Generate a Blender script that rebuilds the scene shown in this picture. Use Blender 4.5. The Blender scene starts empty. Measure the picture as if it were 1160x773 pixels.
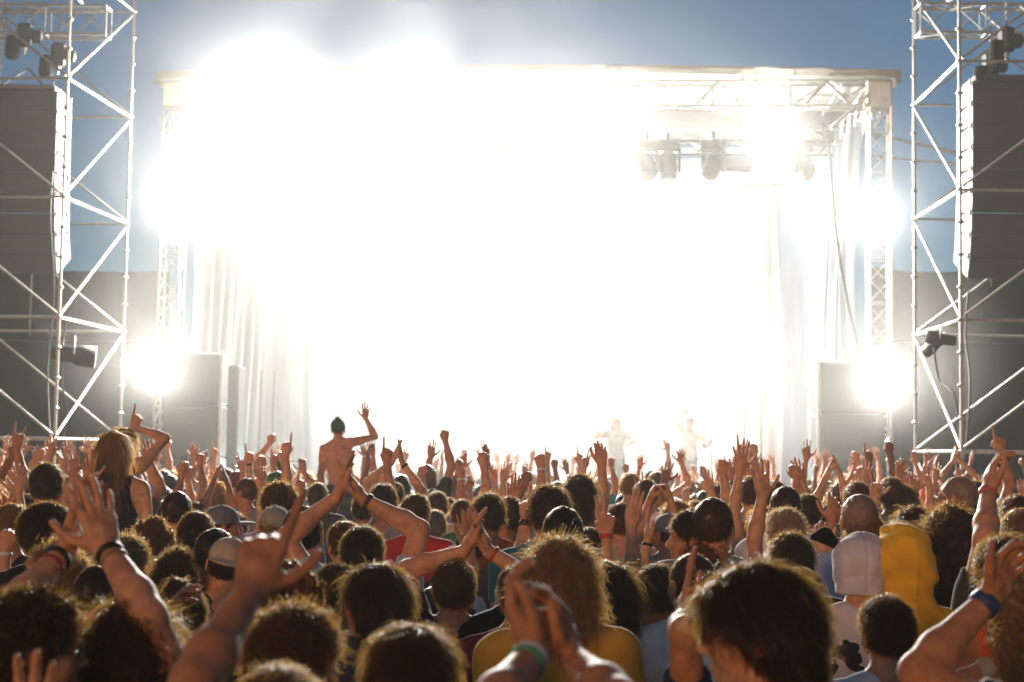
import bpy, math, random
import numpy as np
from mathutils import Matrix, Vector

# ------------------------------------------------------------------ camera, world, sun, exposure
SC = bpy.context.scene
COL = SC.collection
FPX, CX, CY = 1800.0, 580.0, 386.5          # focal length and centre in pixels of a 1160 x 773 frame
CAMZ = 2.12
PITCH, ROLL = math.radians(4.11), math.radians(0.85)
cam_data = bpy.data.cameras.new("camera")
cam_data.sensor_width = 36.0
cam_data.lens = 36.0 * FPX / 1160.0
cam_data.clip_start, cam_data.clip_end = 0.05, 2000.0
cam_data.dof.use_dof = True
cam_data.dof.focus_distance = 8.0
cam_data.dof.aperture_fstop = 3.8
cam = bpy.data.objects.new("camera", cam_data)
COL.objects.link(cam)
CAMR = Matrix.Rotation(math.pi / 2 + PITCH, 3, 'X') @ Matrix.Rotation(ROLL, 3, 'Z')
cam.matrix_world = Matrix.Translation((0, 0, CAMZ)) @ CAMR.to_4x4()
SC.camera = cam

world = bpy.data.worlds.new("World")
SC.world = world
world.use_nodes = True
wn = world.node_tree.nodes
bg = wn["Background"]
sky = wn.new("ShaderNodeTexSky")
sky.sky_type = 'NISHITA'
sky.sun_disc = False
SUN_EL, SUN_AZ = math.radians(9.0), math.radians(205.0)   # a low evening sun behind the crowd
sky.sun_elevation = SUN_EL
sky.sun_rotation = SUN_AZ
sky.air_density, sky.dust_density, sky.ozone_density = 1.0, 0.3, 4.0
world.node_tree.links.new(sky.outputs[0], bg.inputs[0])
bg.inputs[1].default_value = 0.06

sun_data = bpy.data.lights.new("sun", 'SUN')
sun_data.energy = 1.1
sun_data.angle = math.radians(8)
sun_data.color = (1.0, 0.48, 0.20)
sun = bpy.data.objects.new("sun", sun_data)
COL.objects.link(sun)
sdir = Vector((math.sin(SUN_AZ) * math.cos(SUN_EL), math.cos(SUN_AZ) * math.cos(SUN_EL), math.sin(SUN_EL)))
sun.rotation_euler = sdir.to_track_quat('Z', 'Y').to_euler()

SC.view_settings.view_transform = 'Standard'
SC.view_settings.look = 'None'
SC.view_settings.exposure = 0.0
SC.view_settings.gamma = 1.0
SC.view_settings.use_curve_mapping = False
cy = SC.cycles
cy.max_bounces, cy.diffuse_bounces, cy.glossy_bounces = 5, 2, 2
cy.transmission_bounces, cy.transparent_max_bounces, cy.volume_bounces = 3, 8, 1
cy.sample_clamp_indirect = 4.0
cy.sample_clamp_direct = 0.0
cy.use_denoising = True
cy.volume_step_rate = 1.0
cy.use_adaptive_sampling = True
cy.adaptive_threshold = 0.045
cy.volume_max_steps = 96
cy.caustics_reflective = cy.caustics_refractive = False

RND = random.Random(11)


def P(px, py, d):
    """World point seen at pixel (px, py) of the 1160 x 773 photograph, d metres ahead (along +Y)."""
    v = CAMR @ Vector(((px - CX) / FPX, (CY - py) / FPX, -1.0))
    return Vector((0, 0, CAMZ)) + v * (d / v.y)


def proj(p):
    v = CAMR.transposed() @ (Vector(p) - Vector((0, 0, CAMZ)))
    return (CX + FPX * v.x / -v.z, CY - FPX * v.y / -v.z)


# ------------------------------------------------------------------ object helpers
def tag(o, label, cat, group=None, kind=None):
    o["label"] = label
    o["category"] = cat
    if group:
        o["group"] = group
    if kind:
        o["kind"] = kind
    return o


def structure(o, kind="structure"):
    o["kind"] = kind
    return o


def thing(name, label, cat, loc=(0, 0, 0), rz=0.0, group=None):
    o = bpy.data.objects.new(name, None)
    o.empty_display_size = 0.2
    COL.objects.link(o)
    o.location = loc
    o.rotation_euler = (0, 0, rz)
    return tag(o, label, cat, group)


def mesh_np(name, V, F, mats, smooth=False, midx=None):
    """V: n x 3, F: list of index tuples or an m x 4 array."""
    me = bpy.data.meshes.new(name)
    if isinstance(F, np.ndarray):
        n, k = F.shape
        me.vertices.add(len(V))
        me.vertices.foreach_set("co", np.asarray(V, np.float32).ravel())
        me.loops.add(n * k)
        me.loops.foreach_set("vertex_index", F.astype(np.int32).ravel())
        me.polygons.add(n)
        me.polygons.foreach_set("loop_start", np.arange(0, n * k, k, dtype=np.int32))
        me.update(calc_edges=True)
    else:
        me.from_pydata([tuple(v) for v in V], [], [tuple(f) for f in F])
        me.update()
    for m in (mats if isinstance(mats, (list, tuple)) else [mats]):
        me.materials.append(m)
    if smooth:
        me.polygons.foreach_set("use_smooth", np.ones(len(me.polygons), bool))
    if midx is not None:
        me.polygons.foreach_set("material_index", np.asarray(midx, np.int32))
    me.update()
    return me


def link(name, me, parent=None, loc=None):
    o = bpy.data.objects.new(name, me)
    COL.objects.link(o)
    if parent is not None:
        o.parent = parent
    if loc is not None:
        o.location = loc
    return o


class MB:
    """Collects boxes, tubes, lathes and quads into one mesh."""

    def __init__(s):
        s.v, s.f, s.m, s.cur = [], [], [], 0

    def mat(s, i):
        s.cur = i
        return s

    def _add(s, vs, fs):
        b = len(s.v)
        s.v += [tuple(x) for x in vs]
        s.f += [tuple(b + i for i in f) for f in fs]
        s.m += [s.cur] * len(fs)
        return s

    def box(s, c, size, rot=None, bev=0.0):
        x, y, z = (a / 2 for a in size)
        if bev <= 0:
            vs = [Vector((sx * x, sy * y, sz * z)) for sz in (-1, 1) for sy in (-1, 1) for sx in (-1, 1)]
            fs = [(0, 2, 3, 1), (4, 5, 7, 6), (0, 1, 5, 4), (2, 6, 7, 3), (0, 4, 6, 2), (1, 3, 7, 5)]
        else:
            b = min(bev, x * .9, y * .9, z * .9)
            vs, fs, idx = [], [], {}
            for sx in (-1, 1):
                for sy in (-1, 1):
                    for sz in (-1, 1):
                        for k in range(3):
                            p = [sx * (x - b), sy * (y - b), sz * (z - b)]
                            p[k] += (sx, sy, sz)[k] * b
                            idx[(sx, sy, sz, k)] = len(vs)
                            vs.append(Vector(p))
            R = (-1, 1)
            for k in range(3):
                a, c2 = [(1, 2), (2, 0), (0, 1)][k]
                for sg in R:
                    q = []
                    for (u, w) in ((-1, -1), (1, -1), (1, 1), (-1, 1)):
                        t = [0, 0, 0]
                        t[k], t[a], t[c2] = sg, u, w
                        q.append(idx[(*t, k)])
                    fs.append(tuple(q if sg > 0 else q[::-1]))
            for k in range(3):
                a, c2 = [(1, 2), (2, 0), (0, 1)][k]
                for u in R:
                    for w in R:
                        q = []
                        for sg, kk in ((-1, a), (1, a), (1, c2), (-1, c2)):
                            t = [0, 0, 0]
                            t[k], t[a], t[c2] = sg, u, w
                            q.append(idx[(*t, kk)])
                        fs.append(tuple(q if u * w > 0 else q[::-1]))
            for sx in R:
                for sy in R:
                    for sz in R:
                        q = [idx[(sx, sy, sz, k)] for k in range(3)]
                        fs.append(tuple(q if sx * sy * sz > 0 else q[::-1]))
        M = rot.to_matrix() if rot is not None and hasattr(rot, "to_matrix") else rot
        c = Vector(c)
        return s._add([(M @ v if M else v) + c for v in vs], fs)

    def tube(s, a, b, r, n=8, r2=None, caps=True):
        a, b = Vector(a), Vector(b)
        d = (b - a)
        if d.length < 1e-6:
            return s
        q = d.to_track_quat('Z', 'Y').to_matrix()
        r2 = r if r2 is None else r2
        vs, fs = [], []
        for i in range(n):
            t = 2 * math.pi * i / n
            vs.append(a + q @ Vector((r * math.cos(t), r * math.sin(t), 0)))
        for i in range(n):
            t = 2 * math.pi * i / n
            vs.append(b + q @ Vector((r2 * math.cos(t), r2 * math.sin(t), 0)))
        for i in range(n):
            j = (i + 1) % n
            fs.append((i, j, n + j, n + i))
        if caps:
            fs.append(tuple(range(n - 1, -1, -1)))
            fs.append(tuple(range(n, 2 * n)))
        return s._add(vs, fs)

    def path(s, pts, r, n=8):
        pts = [Vector(p) for p in pts]
        vs, fs = [], []
        up = None
        for i, p in enumerate(pts):
            d = (pts[min(i + 1, len(pts) - 1)] - pts[max(i - 1, 0)]).normalized()
            if up is None:
                up = d.orthogonal().normalized()
            up = (up - d * up.dot(d)).normalized()
            w = d.cross(up)
            for k in range(n):
                t = 2 * math.pi * k / n
                vs.append(p + (up * math.cos(t) + w * math.sin(t)) * r)
        for i in range(len(pts) - 1):
            for k in range(n):
                j = (k + 1) % n
                fs.append((i * n + k, i * n + j, (i + 1) * n + j, (i + 1) * n + k))
        fs.append(tuple(range(n - 1, -1, -1)))
        fs.append(tuple(range((len(pts) - 1) * n, len(pts) * n)))
        return s._add(vs, fs)

    def lathe(s, prof, a=(0, 0, 0), axis=(0, 0, 1), n=20):
        """prof: (radius, distance along axis) pairs."""
        q = Vector(axis).to_track_quat('Z', 'Y').to_matrix()
        a = Vector(a)
        vs, fs = [], []
        for r, h in prof:
            for i in range(n):
                t = 2 * math.pi * i / n
                vs.append(a + q @ Vector((max(r, 1e-4) * math.cos(t), max(r, 1e-4) * math.sin(t), h)))
        for k in range(len(prof) - 1):
            for i in range(n):
                j = (i + 1) % n
                fs.append((k * n + i, k * n + j, (k + 1) * n + j, (k + 1) * n + i))
        fs.append(tuple(range(n - 1, -1, -1)))
        fs.append(tuple(range((len(prof) - 1) * n, len(prof) * n)))
        return s._add(vs, fs)

    def grid(s, fn, nu, nv):
        vs = [fn(i / nu, j / nv) for j in range(nv + 1) for i in range(nu + 1)]
        fs = [(j * (nu + 1) + i, j * (nu + 1) + i + 1, (j + 1) * (nu + 1) + i + 1, (j + 1) * (nu + 1) + i)
              for j in range(nv) for i in range(nu)]
        return s._add(vs, fs)

    def build(s, name, mats, parent=None, smooth=False, loc=None):
        me = mesh_np(name, s.v, s.f, mats, smooth, s.m)
        return link(name, me, parent, loc)


# ------------------------------------------------------------------ materials
def new_mat(name):
    m = bpy.data.materials.new(name)
    m.use_nodes = True
    nt = m.node_tree
    return m, nt, nt.nodes, nt.links, nt.nodes["Principled BSDF"]


def surf(name, col, rough=.6, metal=0.0, var=.25, scale=6.0, bump=.0, bscale=40.0, spec=.5, col2=None):
    """Principled surface whose colour and roughness vary with object-space noise."""
    m, nt, N, L, b = new_mat(name)
    tc = N.new("ShaderNodeTexCoord")
    nz = N.new("ShaderNodeTexNoise")
    nz.inputs["Scale"].default_value = scale
    nz.inputs["Detail"].default_value = 6.0
    L.new(tc.outputs["Object"], nz.inputs["Vector"])
    cr = N.new("ShaderNodeValToRGB")
    c2 = col2 or tuple(c * (1 - var) for c in col)
    cr.color_ramp.elements[0].position, cr.color_ramp.elements[1].position = .3, .7
    cr.color_ramp.elements[0].color = (*c2, 1)
    cr.color_ramp.elements[1].color = (*col, 1)
    L.new(nz.outputs[0], cr.inputs[0])
    L.new(cr.outputs[0], b.inputs["Base Color"])
    mr = N.new("ShaderNodeMapRange")
    mr.inputs[3].default_value, mr.inputs[4].default_value = max(.05, rough - .12), min(1, rough + .12)
    L.new(nz.outputs[0], mr.inputs[0])
    L.new(mr.outputs[0], b.inputs["Roughness"])
    b.inputs["Metallic"].default_value = metal
    b.inputs["Specular IOR Level"].default_value = spec
    if bump > 0:
        n2 = N.new("ShaderNodeTexNoise")
        n2.inputs["Scale"].default_value = bscale
        n2.inputs["Detail"].default_value = 4
        L.new(tc.outputs["Object"], n2.inputs["Vector"])
        bp = N.new("ShaderNodeBump")
        bp.inputs["Strength"].default_value = bump
        bp.inputs["Distance"].default_value = .02
        L.new(n2.outputs[0], bp.inputs["Height"])
        L.new(bp.outputs[0], b.inputs["Normal"])
    return m


def emit(name, col, strength):
    m, nt, N, L, b = new_mat(name)
    b.inputs["Base Color"].default_value = (*col, 1)
    b.inputs["Emission Color"].default_value = (*col, 1)
    b.inputs["Emission Strength"].default_value = strength
    b.inputs["Roughness"].default_value = .3
    return m


def cloth(name, col, trans=.25, rough=.9, scale=3.0, bump=.2):
    m = surf(name, col, rough, 0, .2, scale, bump, 60.0, .1)
    nt = m.node_tree
    N, L = nt.nodes, nt.links
    b = N["Principled BSDF"]
    out = N["Material Output"]
    tr = N.new("ShaderNodeBsdfTranslucent")
    tr.inputs[0].default_value = (*col, 1)
    mx = N.new("ShaderNodeMixShader")
    mx.inputs[0].default_value = trans
    L.new(b.outputs[0], mx.inputs[1])
    L.new(tr.outputs[0], mx.inputs[2])
    L.new(mx.outputs[0], out.inputs[0])
    return m


M_ALU = surf("galvanised_tube", (.36, .36, .345), .45, .5, .25, 9, .05, 90)
M_TRUSS = surf("truss_aluminium", (.62, .62, .60), .38, .6, .2, 8)
M_BLACK = surf("black_casing", (.028, .028, .027), .55, 0, .4, 5, .1, 120)
M_GRILLE = surf("speaker_grille", (.035, .035, .033), .6, .1, .4, 30, .35, 220)
M_CABSIDE = surf("speaker_side_paint", (.050, .050, .048), .5, 0, .18, 4, .1, 160)
M_MARK = surf("dark_print", (.012, .012, .012), .6)
M_SCRIM = cloth("black_scrim", (.012, .012, .0115), .06, .95, .8, .3)
M_STEELDARK = surf("dark_steel", (.06, .058, .055), .5, .5, .4, 8)
M_ROOFTARP = cloth("roof_tarp", (.72, .71, .67), .25, .7, .6, .15)
M_FASCIA = cloth("fascia_tarp", (.30, .29, .26), .2, .7, .8, .15)
M_BACKDROP = cloth("white_backdrop_cloth", (.82, .82, .81), .2, .9, .5, .1)
M_DRAPE = cloth("grey_stage_drape", (.48, .48, .47), .3, .85, .7, .15)
M_DRAPE_BLUE = cloth("blue_grey_stage_drape", (.34, .38, .44), .25, .85, .7, .15)
M_DECK = surf("stage_plywood", (.07, .06, .05), .55, 0, .4, 2.5, .1, 30)
M_CABLE = surf("cable_rubber", (.03, .03, .03), .6)
M_CHAIN = surf("hoist_chain", (.35, .33, .30), .4, .8)
M_LENS = emit("lit_lamp_lens", (1.0, .95, .86), 60.0)
M_LENS_CYAN = emit("lit_cyan_lens", (.55, .9, 1.0), 30.0)
M_GLASS_DARK = surf("dark_lens_glass", (.02, .022, .025), .08, 0, .1, 3, 0, 1, .8)
M_RED = surf("red_safety_tape", (.5, .06, .05), .5)
HAZE_D, HAZE_G = 0.0009, 0.45
SMOKE_G = 0.5
SKIN_SSS = 0.3
N_MASS = 150
# smoke clouds, the small ones added as lamp halos: centre, radii, density
# (last value: how much the drifting unevenness shapes the cloud)
SMOKE = [((0.6, 33.5, 5.0), (7.6, 8.0, 6.0), .0105, 1),
         ((-2.4, 30.5, 10.0), (9.2, 7.0, 8.6), .0090, 1),
         ((4.6, 30.6, 8.2), (3.0, 3.0, 3.0), .0050, 0),
         ((0.6, 26.0, 2.6), (7.4, 7.5, 3.6), .0130, 1),  # added over the far rows to veil them
         ((-6.6, 29.8, 7.0), (3.0, 3.2, 3.0), .0090, 0),
         ((6.9, 29.4, 7.0), (3.0, 3.2, 3.0), .0105, 0),
         ((-6.8, 29.0, 3.9), (2.3, 2.6, 2.3), .0320, 0),
         ((7.0, 28.4, 3.9), (2.3, 2.6, 2.3), .0350, 0)]
# audience lamps: pixel in the photograph, distance, power, label
LAMPS = [
    (275, 135, 31.2, 1700, "lit floodlight high at the roof corner over the pale curtain"),
    (320, 150, 31.4, 5200, "brightest floodlight of the roof, in the thick white smoke"),
    (470, 145, 31.6, 5000, "lit floodlight between the brightest lamp and the middle of the roof"),
    (580, 190, 33.0, 1500, "lit floodlight under the middle of the roof, lower than its neighbours"),
    (685, 150, 31.6, 3000, "lit floodlight beside the unlit moving heads"),
    (880, 150, 31.6, 1700, "lit floodlight above the hanging cable"),
    (200, 232, 30.6, 950, "lit floodlight halfway up the truss column by the pale curtain"),
    (990, 247, 30.2, 1200, "lit floodlight halfway up the truss column by the hanging cable"),
    (178, 420, 29.6, 500, "lit floodlight low in front of the speaker stack near the tower lamp"),
    (1000, 435, 29.0, 560, "lit floodlight low in front of the speaker stack under the cable"),
    (430, 250, 38.0, 2600, "lit floodlight deep in the stage below the smoke"),
    (580, 260, 38.4, 2600, "lit floodlight deep in the middle of the stage"),
    (740, 260, 38.0, 2600, "lit floodlight deep in the stage behind the unlit moving heads"),
]
LOWLAMPS = [
    (318, 540, 36.0, 2200, "cyan lamp low on the stage nearest the pale curtain"),
    (858, 542, 36.0, 1200, "cyan lamp low on the stage nearest the hanging cable"),
]
ADDED_FLOODS = [  # lamps added inside the stage to whiten the backdrop
    (-4.5, 4.2, 8.6, -3.5, 9.2, 4.0, 2500, "added floodlight turned to the backdrop at the smoky end of the roof"),
    (-1.5, 4.2, 8.6, -1.2, 9.2, 4.0, 2500, "added floodlight turned to the backdrop near the lone moving head"),
    (1.5, 4.2, 8.6, 1.2, 9.2, 4.0, 2500, "added floodlight turned to the backdrop near the ladder bar"),
    (4.5, 4.2, 8.6, 3.5, 9.2, 4.0, 2500, "added floodlight turned to the backdrop at the cable end of the roof"),
    (-3.2, 7.0, 1.5, -2.5, 9.2, 6.5, 1200, "added floodlight on the deck turned up at the backdrop by the pale curtain"),
    (3.2, 7.0, 1.5, 2.5, 9.2, 6.5, 1200, "added floodlight on the deck turned up at the backdrop by the cable"),
]

KL, KF, KC = 2.3, 0.28, 0.3
LAMPS = [(a, b, c, p * KL, l) for a, b, c, p, l in LAMPS]
LOWLAMPS = [(a, b, c, p * KC, l) for a, b, c, p, l in LOWLAMPS]
ADDED_FLOODS = [(*f[:6], f[6] * KF, f[7]) for f in ADDED_FLOODS]
# ------------------------------------------------------------------ ground
gm, gnt, GN, GL, gb = new_mat("trampled_ground")
tc = GN.new("ShaderNodeTexCoord")
n1 = GN.new("ShaderNodeTexNoise"); n1.inputs["Scale"].default_value = .35; n1.inputs["Detail"].default_value = 9
n2 = GN.new("ShaderNodeTexNoise"); n2.inputs["Scale"].default_value = 14; n2.inputs["Detail"].default_value = 6
GL.new(tc.outputs["Object"], n1.inputs["Vector"]); GL.new(tc.outputs["Object"], n2.inputs["Vector"])
cr = GN.new("ShaderNodeValToRGB")
cr.color_ramp.elements[0].color, cr.color_ramp.elements[1].color = (.055, .075, .025, 1), (.16, .12, .075, 1)
cr.color_ramp.elements[0].position, cr.color_ramp.elements[1].position = .38, .62
GL.new(n1.outputs[0], cr.inputs[0]); GL.new(cr.outputs[0], gb.inputs["Base Color"])
bp = GN.new("ShaderNodeBump"); bp.inputs["Strength"].default_value = .5
GL.new(n2.outputs[0], bp.inputs["Height"]); GL.new(bp.outputs[0], gb.inputs["Normal"])
gb.inputs["Roughness"].default_value = .95
g = MB()
g.grid(lambda u, v: ((u - .5) * 1600, -100 + v * 1500, 0), 8, 8)
structure(g.build("ground", gm))

# ------------------------------------------------------------------ haze
def volume_mat(name, col, dens, aniso):
    m = bpy.data.materials.new(name)
    m.use_nodes = True
    N, L = m.node_tree.nodes, m.node_tree.links
    N.remove(N["Principled BSDF"])
    pv = N.new("ShaderNodeVolumePrincipled")
    pv.inputs["Color"].default_value = (*col, 1)
    pv.inputs["Density"].default_value = dens
    pv.inputs["Anisotropy"].default_value = aniso
    L.new(pv.outputs[0], N["Material Output"].inputs["Volume"])
    return m, pv, N, L

hz_m, _, _, _ = volume_mat("stage_haze_air", (.97, .96, .93), HAZE_D, HAZE_G)
h = MB(); h.box((0, 32, 9), (110, 84, 20))
structure(h.build("haze", hz_m), "stuff")

# smoke drifting out of the stage, plus clouds added for lens glow and veil
sm_m, pv, N, L = volume_mat("smoke_and_lamp_halo", (.98, .97, .95), 0.0, SMOKE_G)
tc = N.new("ShaderNodeTexCoord")
nz = N.new("ShaderNodeTexNoise"); nz.inputs["Scale"].default_value = .30; nz.inputs["Detail"].default_value = 3; nz.inputs["Roughness"].default_value = .55
nz.inputs["Distortion"].default_value = .6
L.new(tc.outputs["Object"], nz.inputs["Vector"])
nr = N.new("ShaderNodeMapRange")
nr.inputs[1].default_value, nr.inputs[2].default_value, nr.inputs[3].default_value, nr.inputs[4].default_value = .36, .66, .02, 2.1
L.new(nz.outputs[0], nr.inputs[0])
acc = None
for (x, y, z), (rx, ry, rz), dn, uneven in SMOKE:
    mp = N.new("ShaderNodeMapping"); mp.vector_type = 'TEXTURE'
    mp.inputs["Location"].default_value = (x, y, z); mp.inputs["Scale"].default_value = (rx, ry, rz)
    L.new(tc.outputs["Object"], mp.inputs["Vector"])
    ln = N.new("ShaderNodeVectorMath"); ln.operation = 'LENGTH'
    L.new(mp.outputs[0], ln.inputs[0])
    mr = N.new("ShaderNodeMapRange"); mr.interpolation_type = 'SMOOTHSTEP'
    mr.inputs[1].default_value, mr.inputs[2].default_value, mr.inputs[3].default_value, mr.inputs[4].default_value = .1, 1.0, dn, 0.0
    L.new(ln.outputs["Value"], mr.inputs[0])
    cur = mr.outputs[0]
    if uneven:
        ml = N.new("ShaderNodeMath"); ml.operation = 'MULTIPLY'
        L.new(cur, ml.inputs[0]); L.new(nr.outputs[0], ml.inputs[1]); cur = ml.outputs[0]
    if acc is None:
        acc = cur
    else:
        ad = N.new("ShaderNodeMath"); ad.operation = 'ADD'
        L.new(acc, ad.inputs[0]); L.new(cur, ad.inputs[1]); acc = ad.outputs[0]
L.new(acc, pv.inputs["Density"])
h = MB(); h.box((0, 30.5, 8), (28, 27, 15.6))
structure(h.build("smoke", sm_m), "stuff")

# ------------------------------------------------------------------ the stage
SX, SY, SYAW = 0.12, 31.0, math.radians(-4.0)
def S(x, y, z):
    c, s = math.cos(SYAW), math.sin(SYAW)
    return Vector((SX + x * c - y * s, SY + x * s + y * c, z))
SLOC = (SX, SY, 0)
W = 7.0            # half width between the truss columns
ZT = 9.0           # underside of the roof trusses

st = thing("stage", "wide black stage deck behind the front rows of the crowd", "stage", SLOC, SYAW)
m = MB(); m.box((0, 4.7, 1.14), (2 * W - 1.0, 8.8, .12), bev=.02); m.build("deck", M_DECK, st)
m = MB(); m.grid(lambda u, v: (-6.4 + 12.8 * u, .24 + .03 * math.sin(u * 220), .02 + 1.05 * v), 220, 2); m.build("skirt", M_SCRIM, st)
for x in np.linspace(-6, 6, 9):
    for y in (.6, 3.3, 6, 8.6):
        m = MB(); m.tube((x, y, 0), (x, y, 1.08), .03, 6); m.build("leg", M_ALU, st)


def truss(mb, a, b, w=.4, hgt=.42, up=(0, 0, 1), step=.5, r=.025, rl=.012, n=7):
    """A four-chord lattice beam from a to b (a, b run along its axis)."""
    a, b, up = Vector(a), Vector(b), Vector(up)
    d = (b - a).normalized()
    side = d.cross(up).normalized() * (w / 2)
    upv = side.cross(d).normalized() * (hgt / 2)
    cs = [side + upv, -side + upv, -side - upv, side - upv]
    for c in cs:
        mb.tube(a + c, b + c, r, n)
    L = (b - a).length
    k = max(1, round(L / step))
    for i in range(k):
        p, q = a + d * (L * i / k), a + d * (L * (i + 1) / k)
        for j in range(4):
            c1, c2 = cs[j], cs[(j + 1) % 4]
            if i % 2 == 0:
                mb.tube(p + c1, q + c2, rl, 5, caps=False)
            else:
                mb.tube(p + c2, q + c1, rl, 5, caps=False)
            if i % 2 == 0:
                mb.tube(p + c1, p + c2, rl, 5, caps=False)
    for p in (a, b):
        for j in range(4):
            mb.tube(p + cs[j], p + cs[(j + 1) % 4], rl * 1.3, 5, caps=False)


# roof: canopy, fascia, three cross trusses, two side trusses, corner braces
rf = thing("stage_roof", "pale tarpaulin stage roof on aluminium lattice trusses with a grey front edge", "stage roof", SLOC, SYAW)
RH = ZT + .62
def roofz(u, v):
    x, y = -W - .35 + (2 * W + .7) * u, -.25 + 9.9 * v
    return (x, y, RH + .12 * math.sin(math.pi * u) + .5 * math.sin(math.pi * min(1, v * .6)) - .03 * abs(math.sin(v * 9.4)))
m = MB(); m.grid(roofz, 40, 30); m.build("canopy", M_ROOFTARP, rf, True)
m = MB()
m.grid(lambda u, v: (-W - .35 + (2 * W + .7) * u, -.27 + .015 * math.sin(u * 90), RH - .13 + .17 * v + .12 * math.sin(math.pi * u)), 120, 2)
m.grid(lambda u, v: (-W - .36, -.25 + 9.9 * u, RH - .2 + .2 * v + .5 * math.sin(math.pi * min(1, u * .6))), 30, 2)
m.grid(lambda u, v: (W + .36, -.25 + 9.9 * u, RH - .2 + .2 * v + .5 * math.sin(math.pi * min(1, u * .6))), 30, 2)
m.build("fascia", M_FASCIA, rf)
for y in (.2, 4.6, 9.0):
    m = MB()
    truss(m, (-W + .22, y, ZT + .26), (W - .22, y, ZT + .26), .42, .5, step=.75, r=.028, rl=.018)
    m.build("cross_truss", M_TRUSS, rf)
for sx in (-1, 1):
    for y0, y1 in ((.42, 4.38), (4.82, 8.78)):
        m = MB(); truss(m, (sx * W, y0, ZT + .26), (sx * W, y1, ZT + .26), .4, .5, step=.6); m.build("side_truss", M_TRUSS, rf)
    m = MB(); m.tube((sx * (W - .1), .0, ZT + .35), (sx * (W - .95), .05, ZT - .42), .035, 8); m.build("corner_brace", M_TRUSS, rf)
    m = MB(); m.box((sx * W, .2, ZT + .26), (.46, .5, .56), bev=.04); m.build("corner_block", M_TRUSS, rf)
for k in range(-3, 4):
    m = MB(); m.tube((k * 2.1, .25, ZT + .5), (k * 2.1 + .15, 4.5, ZT + .8), .03, 6); m.build("rafter", M_TRUSS, rf)
    m = MB(); m.tube((k * 2.1 - .75, -.02, ZT + .04), (k * 2.1 - .35, -.02, ZT + .48), .028, 6); m.tube((k * 2.1 - .35, -.02, ZT + .48), (k * 2.1 + .1, -.02, ZT + .04), .028, 6); m.build("web_strut", M_TRUSS, rf)

for sx, y, lab in ((-1, .2, "silver lattice truss column at the stage corner by the pleated pale curtain"),
                   (1, .2, "silver lattice truss column at the stage corner where the long hanging cable ends"),
                   (-1, 9.0, "rear lattice truss column behind the draped side curtain near the brightest lamps"),
                   (1, 9.0, "rear lattice truss column behind the side curtain near the hanging cable")):
    t = thing("truss_column", lab, "truss column", S(sx * W, y, 0), SYAW, "truss columns holding the stage roof")
    m = MB(); truss(m, (0, 0, .06), (0, 0, ZT), .4, .4, (0, 1, 0), .42, .026, .014); m.build("lattice", M_TRUSS, t)
    m = MB(); m.box((0, 0, .03), (.7, .7, .06), bev=.01); m.build("base_plate", M_STEELDARK, t)

# backdrop and side drapes (pleated cloth with a real fold depth)
def drape(mb, x0, y0, x1, y1, z0, z1, amp, n, seed, gather=0.0):
    R = random.Random(seed)
    ph = [R.uniform(0, 6.28) for _ in range(6)]
    L = math.hypot(x1 - x0, y1 - y0)
    nx, ny = -(y1 - y0) / L, (x1 - x0) / L
    def f(u, v):
        a = amp * (math.sin(u * n * 6.283 + ph[0] + .8 * math.sin(v * 3 + ph[1])) + .5 * math.sin(u * n * 2.3 * 6.283 + ph[2] + v * 2)
                   + .9 * math.sin(u * 5 + ph[3] + v * 4))
        uu = u + gather * math.sin(math.pi * v) * (u - .5) * -1.0
        return (x0 + (x1 - x0) * uu + nx * a, y0 + (y1 - y0) * uu + ny * a, z0 + (z1 - z0) * v + .05 * math.sin(u * 9 + ph[4]) * (1 - v))
    mb.grid(f, int(n * 10), 24)

m = MB(); drape(m, -6.5, 9.42, 6.5, 9.42, 1.2, 9.72, .05, 16, 2)
o = m.build("stage_backdrop", M_BACKDROP, None, True); o.location = SLOC; o.rotation_euler.z = SYAW
tag(o, "white cloth backdrop lit to pure white across the back of the stage", "backdrop")
m = MB(); drape(m, -6.75, .7, -6.0, 8.9, 1.2, 8.9, .10, 12, 5, .1)
o = m.build("side_curtain", M_DRAPE, None, True); o.location = SLOC; o.rotation_euler.z = SYAW
tag(o, "pleated pale side curtain behind the black speaker stack with its top lost in smoke glare", "curtain", "side curtains of the stage")
m = MB(); drape(m, 6.75, .9, 6.0, 8.9, 1.2, 8.9, .10, 12, 9, .1)
o = m.build("side_curtain", M_DRAPE_BLUE, None, True); o.location = SLOC; o.rotation_euler.z = SYAW
tag(o, "pleated bluish grey side curtain behind the long hanging cable", "curtain", "side curtains of the stage")

# tall black speaker stacks at the stage corners
def stack(px0, px1, pyt, d, lab):
    a, b = P(px0, pyt, d), P(px1, pyt, d)
    c = (a + b) / 2
    w, hgt = (b - a).length, a.z
    t = thing("speaker_stack", lab, "speaker stack", (c.x, d + .5, 0), 0, "speaker stacks at the stage corners")
    n = 4
    for k in range(n):
        z0, z1 = hgt * k / n, hgt * (k + 1) / n - .012
        m = MB(); m.box((0, 0, (z0 + z1) / 2), (w, 1.0, z1 - z0), bev=.03)
        m.build("cabinet", M_BLACK, t)
        m = MB(); m.box((0, -.512, (z0 + z1) / 2), (w - .12, .02, z1 - z0 - .12), bev=.008); m.build("grille", M_GRILLE, t)
    return t, w, hgt
t, w_, h_ = stack(186, 249, 398, 30.2, "tall black speaker stack under the lamp beside the pleated pale curtain")
m = MB(); m.box((w_ / 2 + .035, -.47, h_ / 2), (.06, .06, h_ + .05), bev=.01); m.build("corner_post", M_ALU, t)
t, w_, h_ = stack(930, 1003, 408, 29.6, "tall black speaker stack under the end of the long hanging cable")
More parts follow.
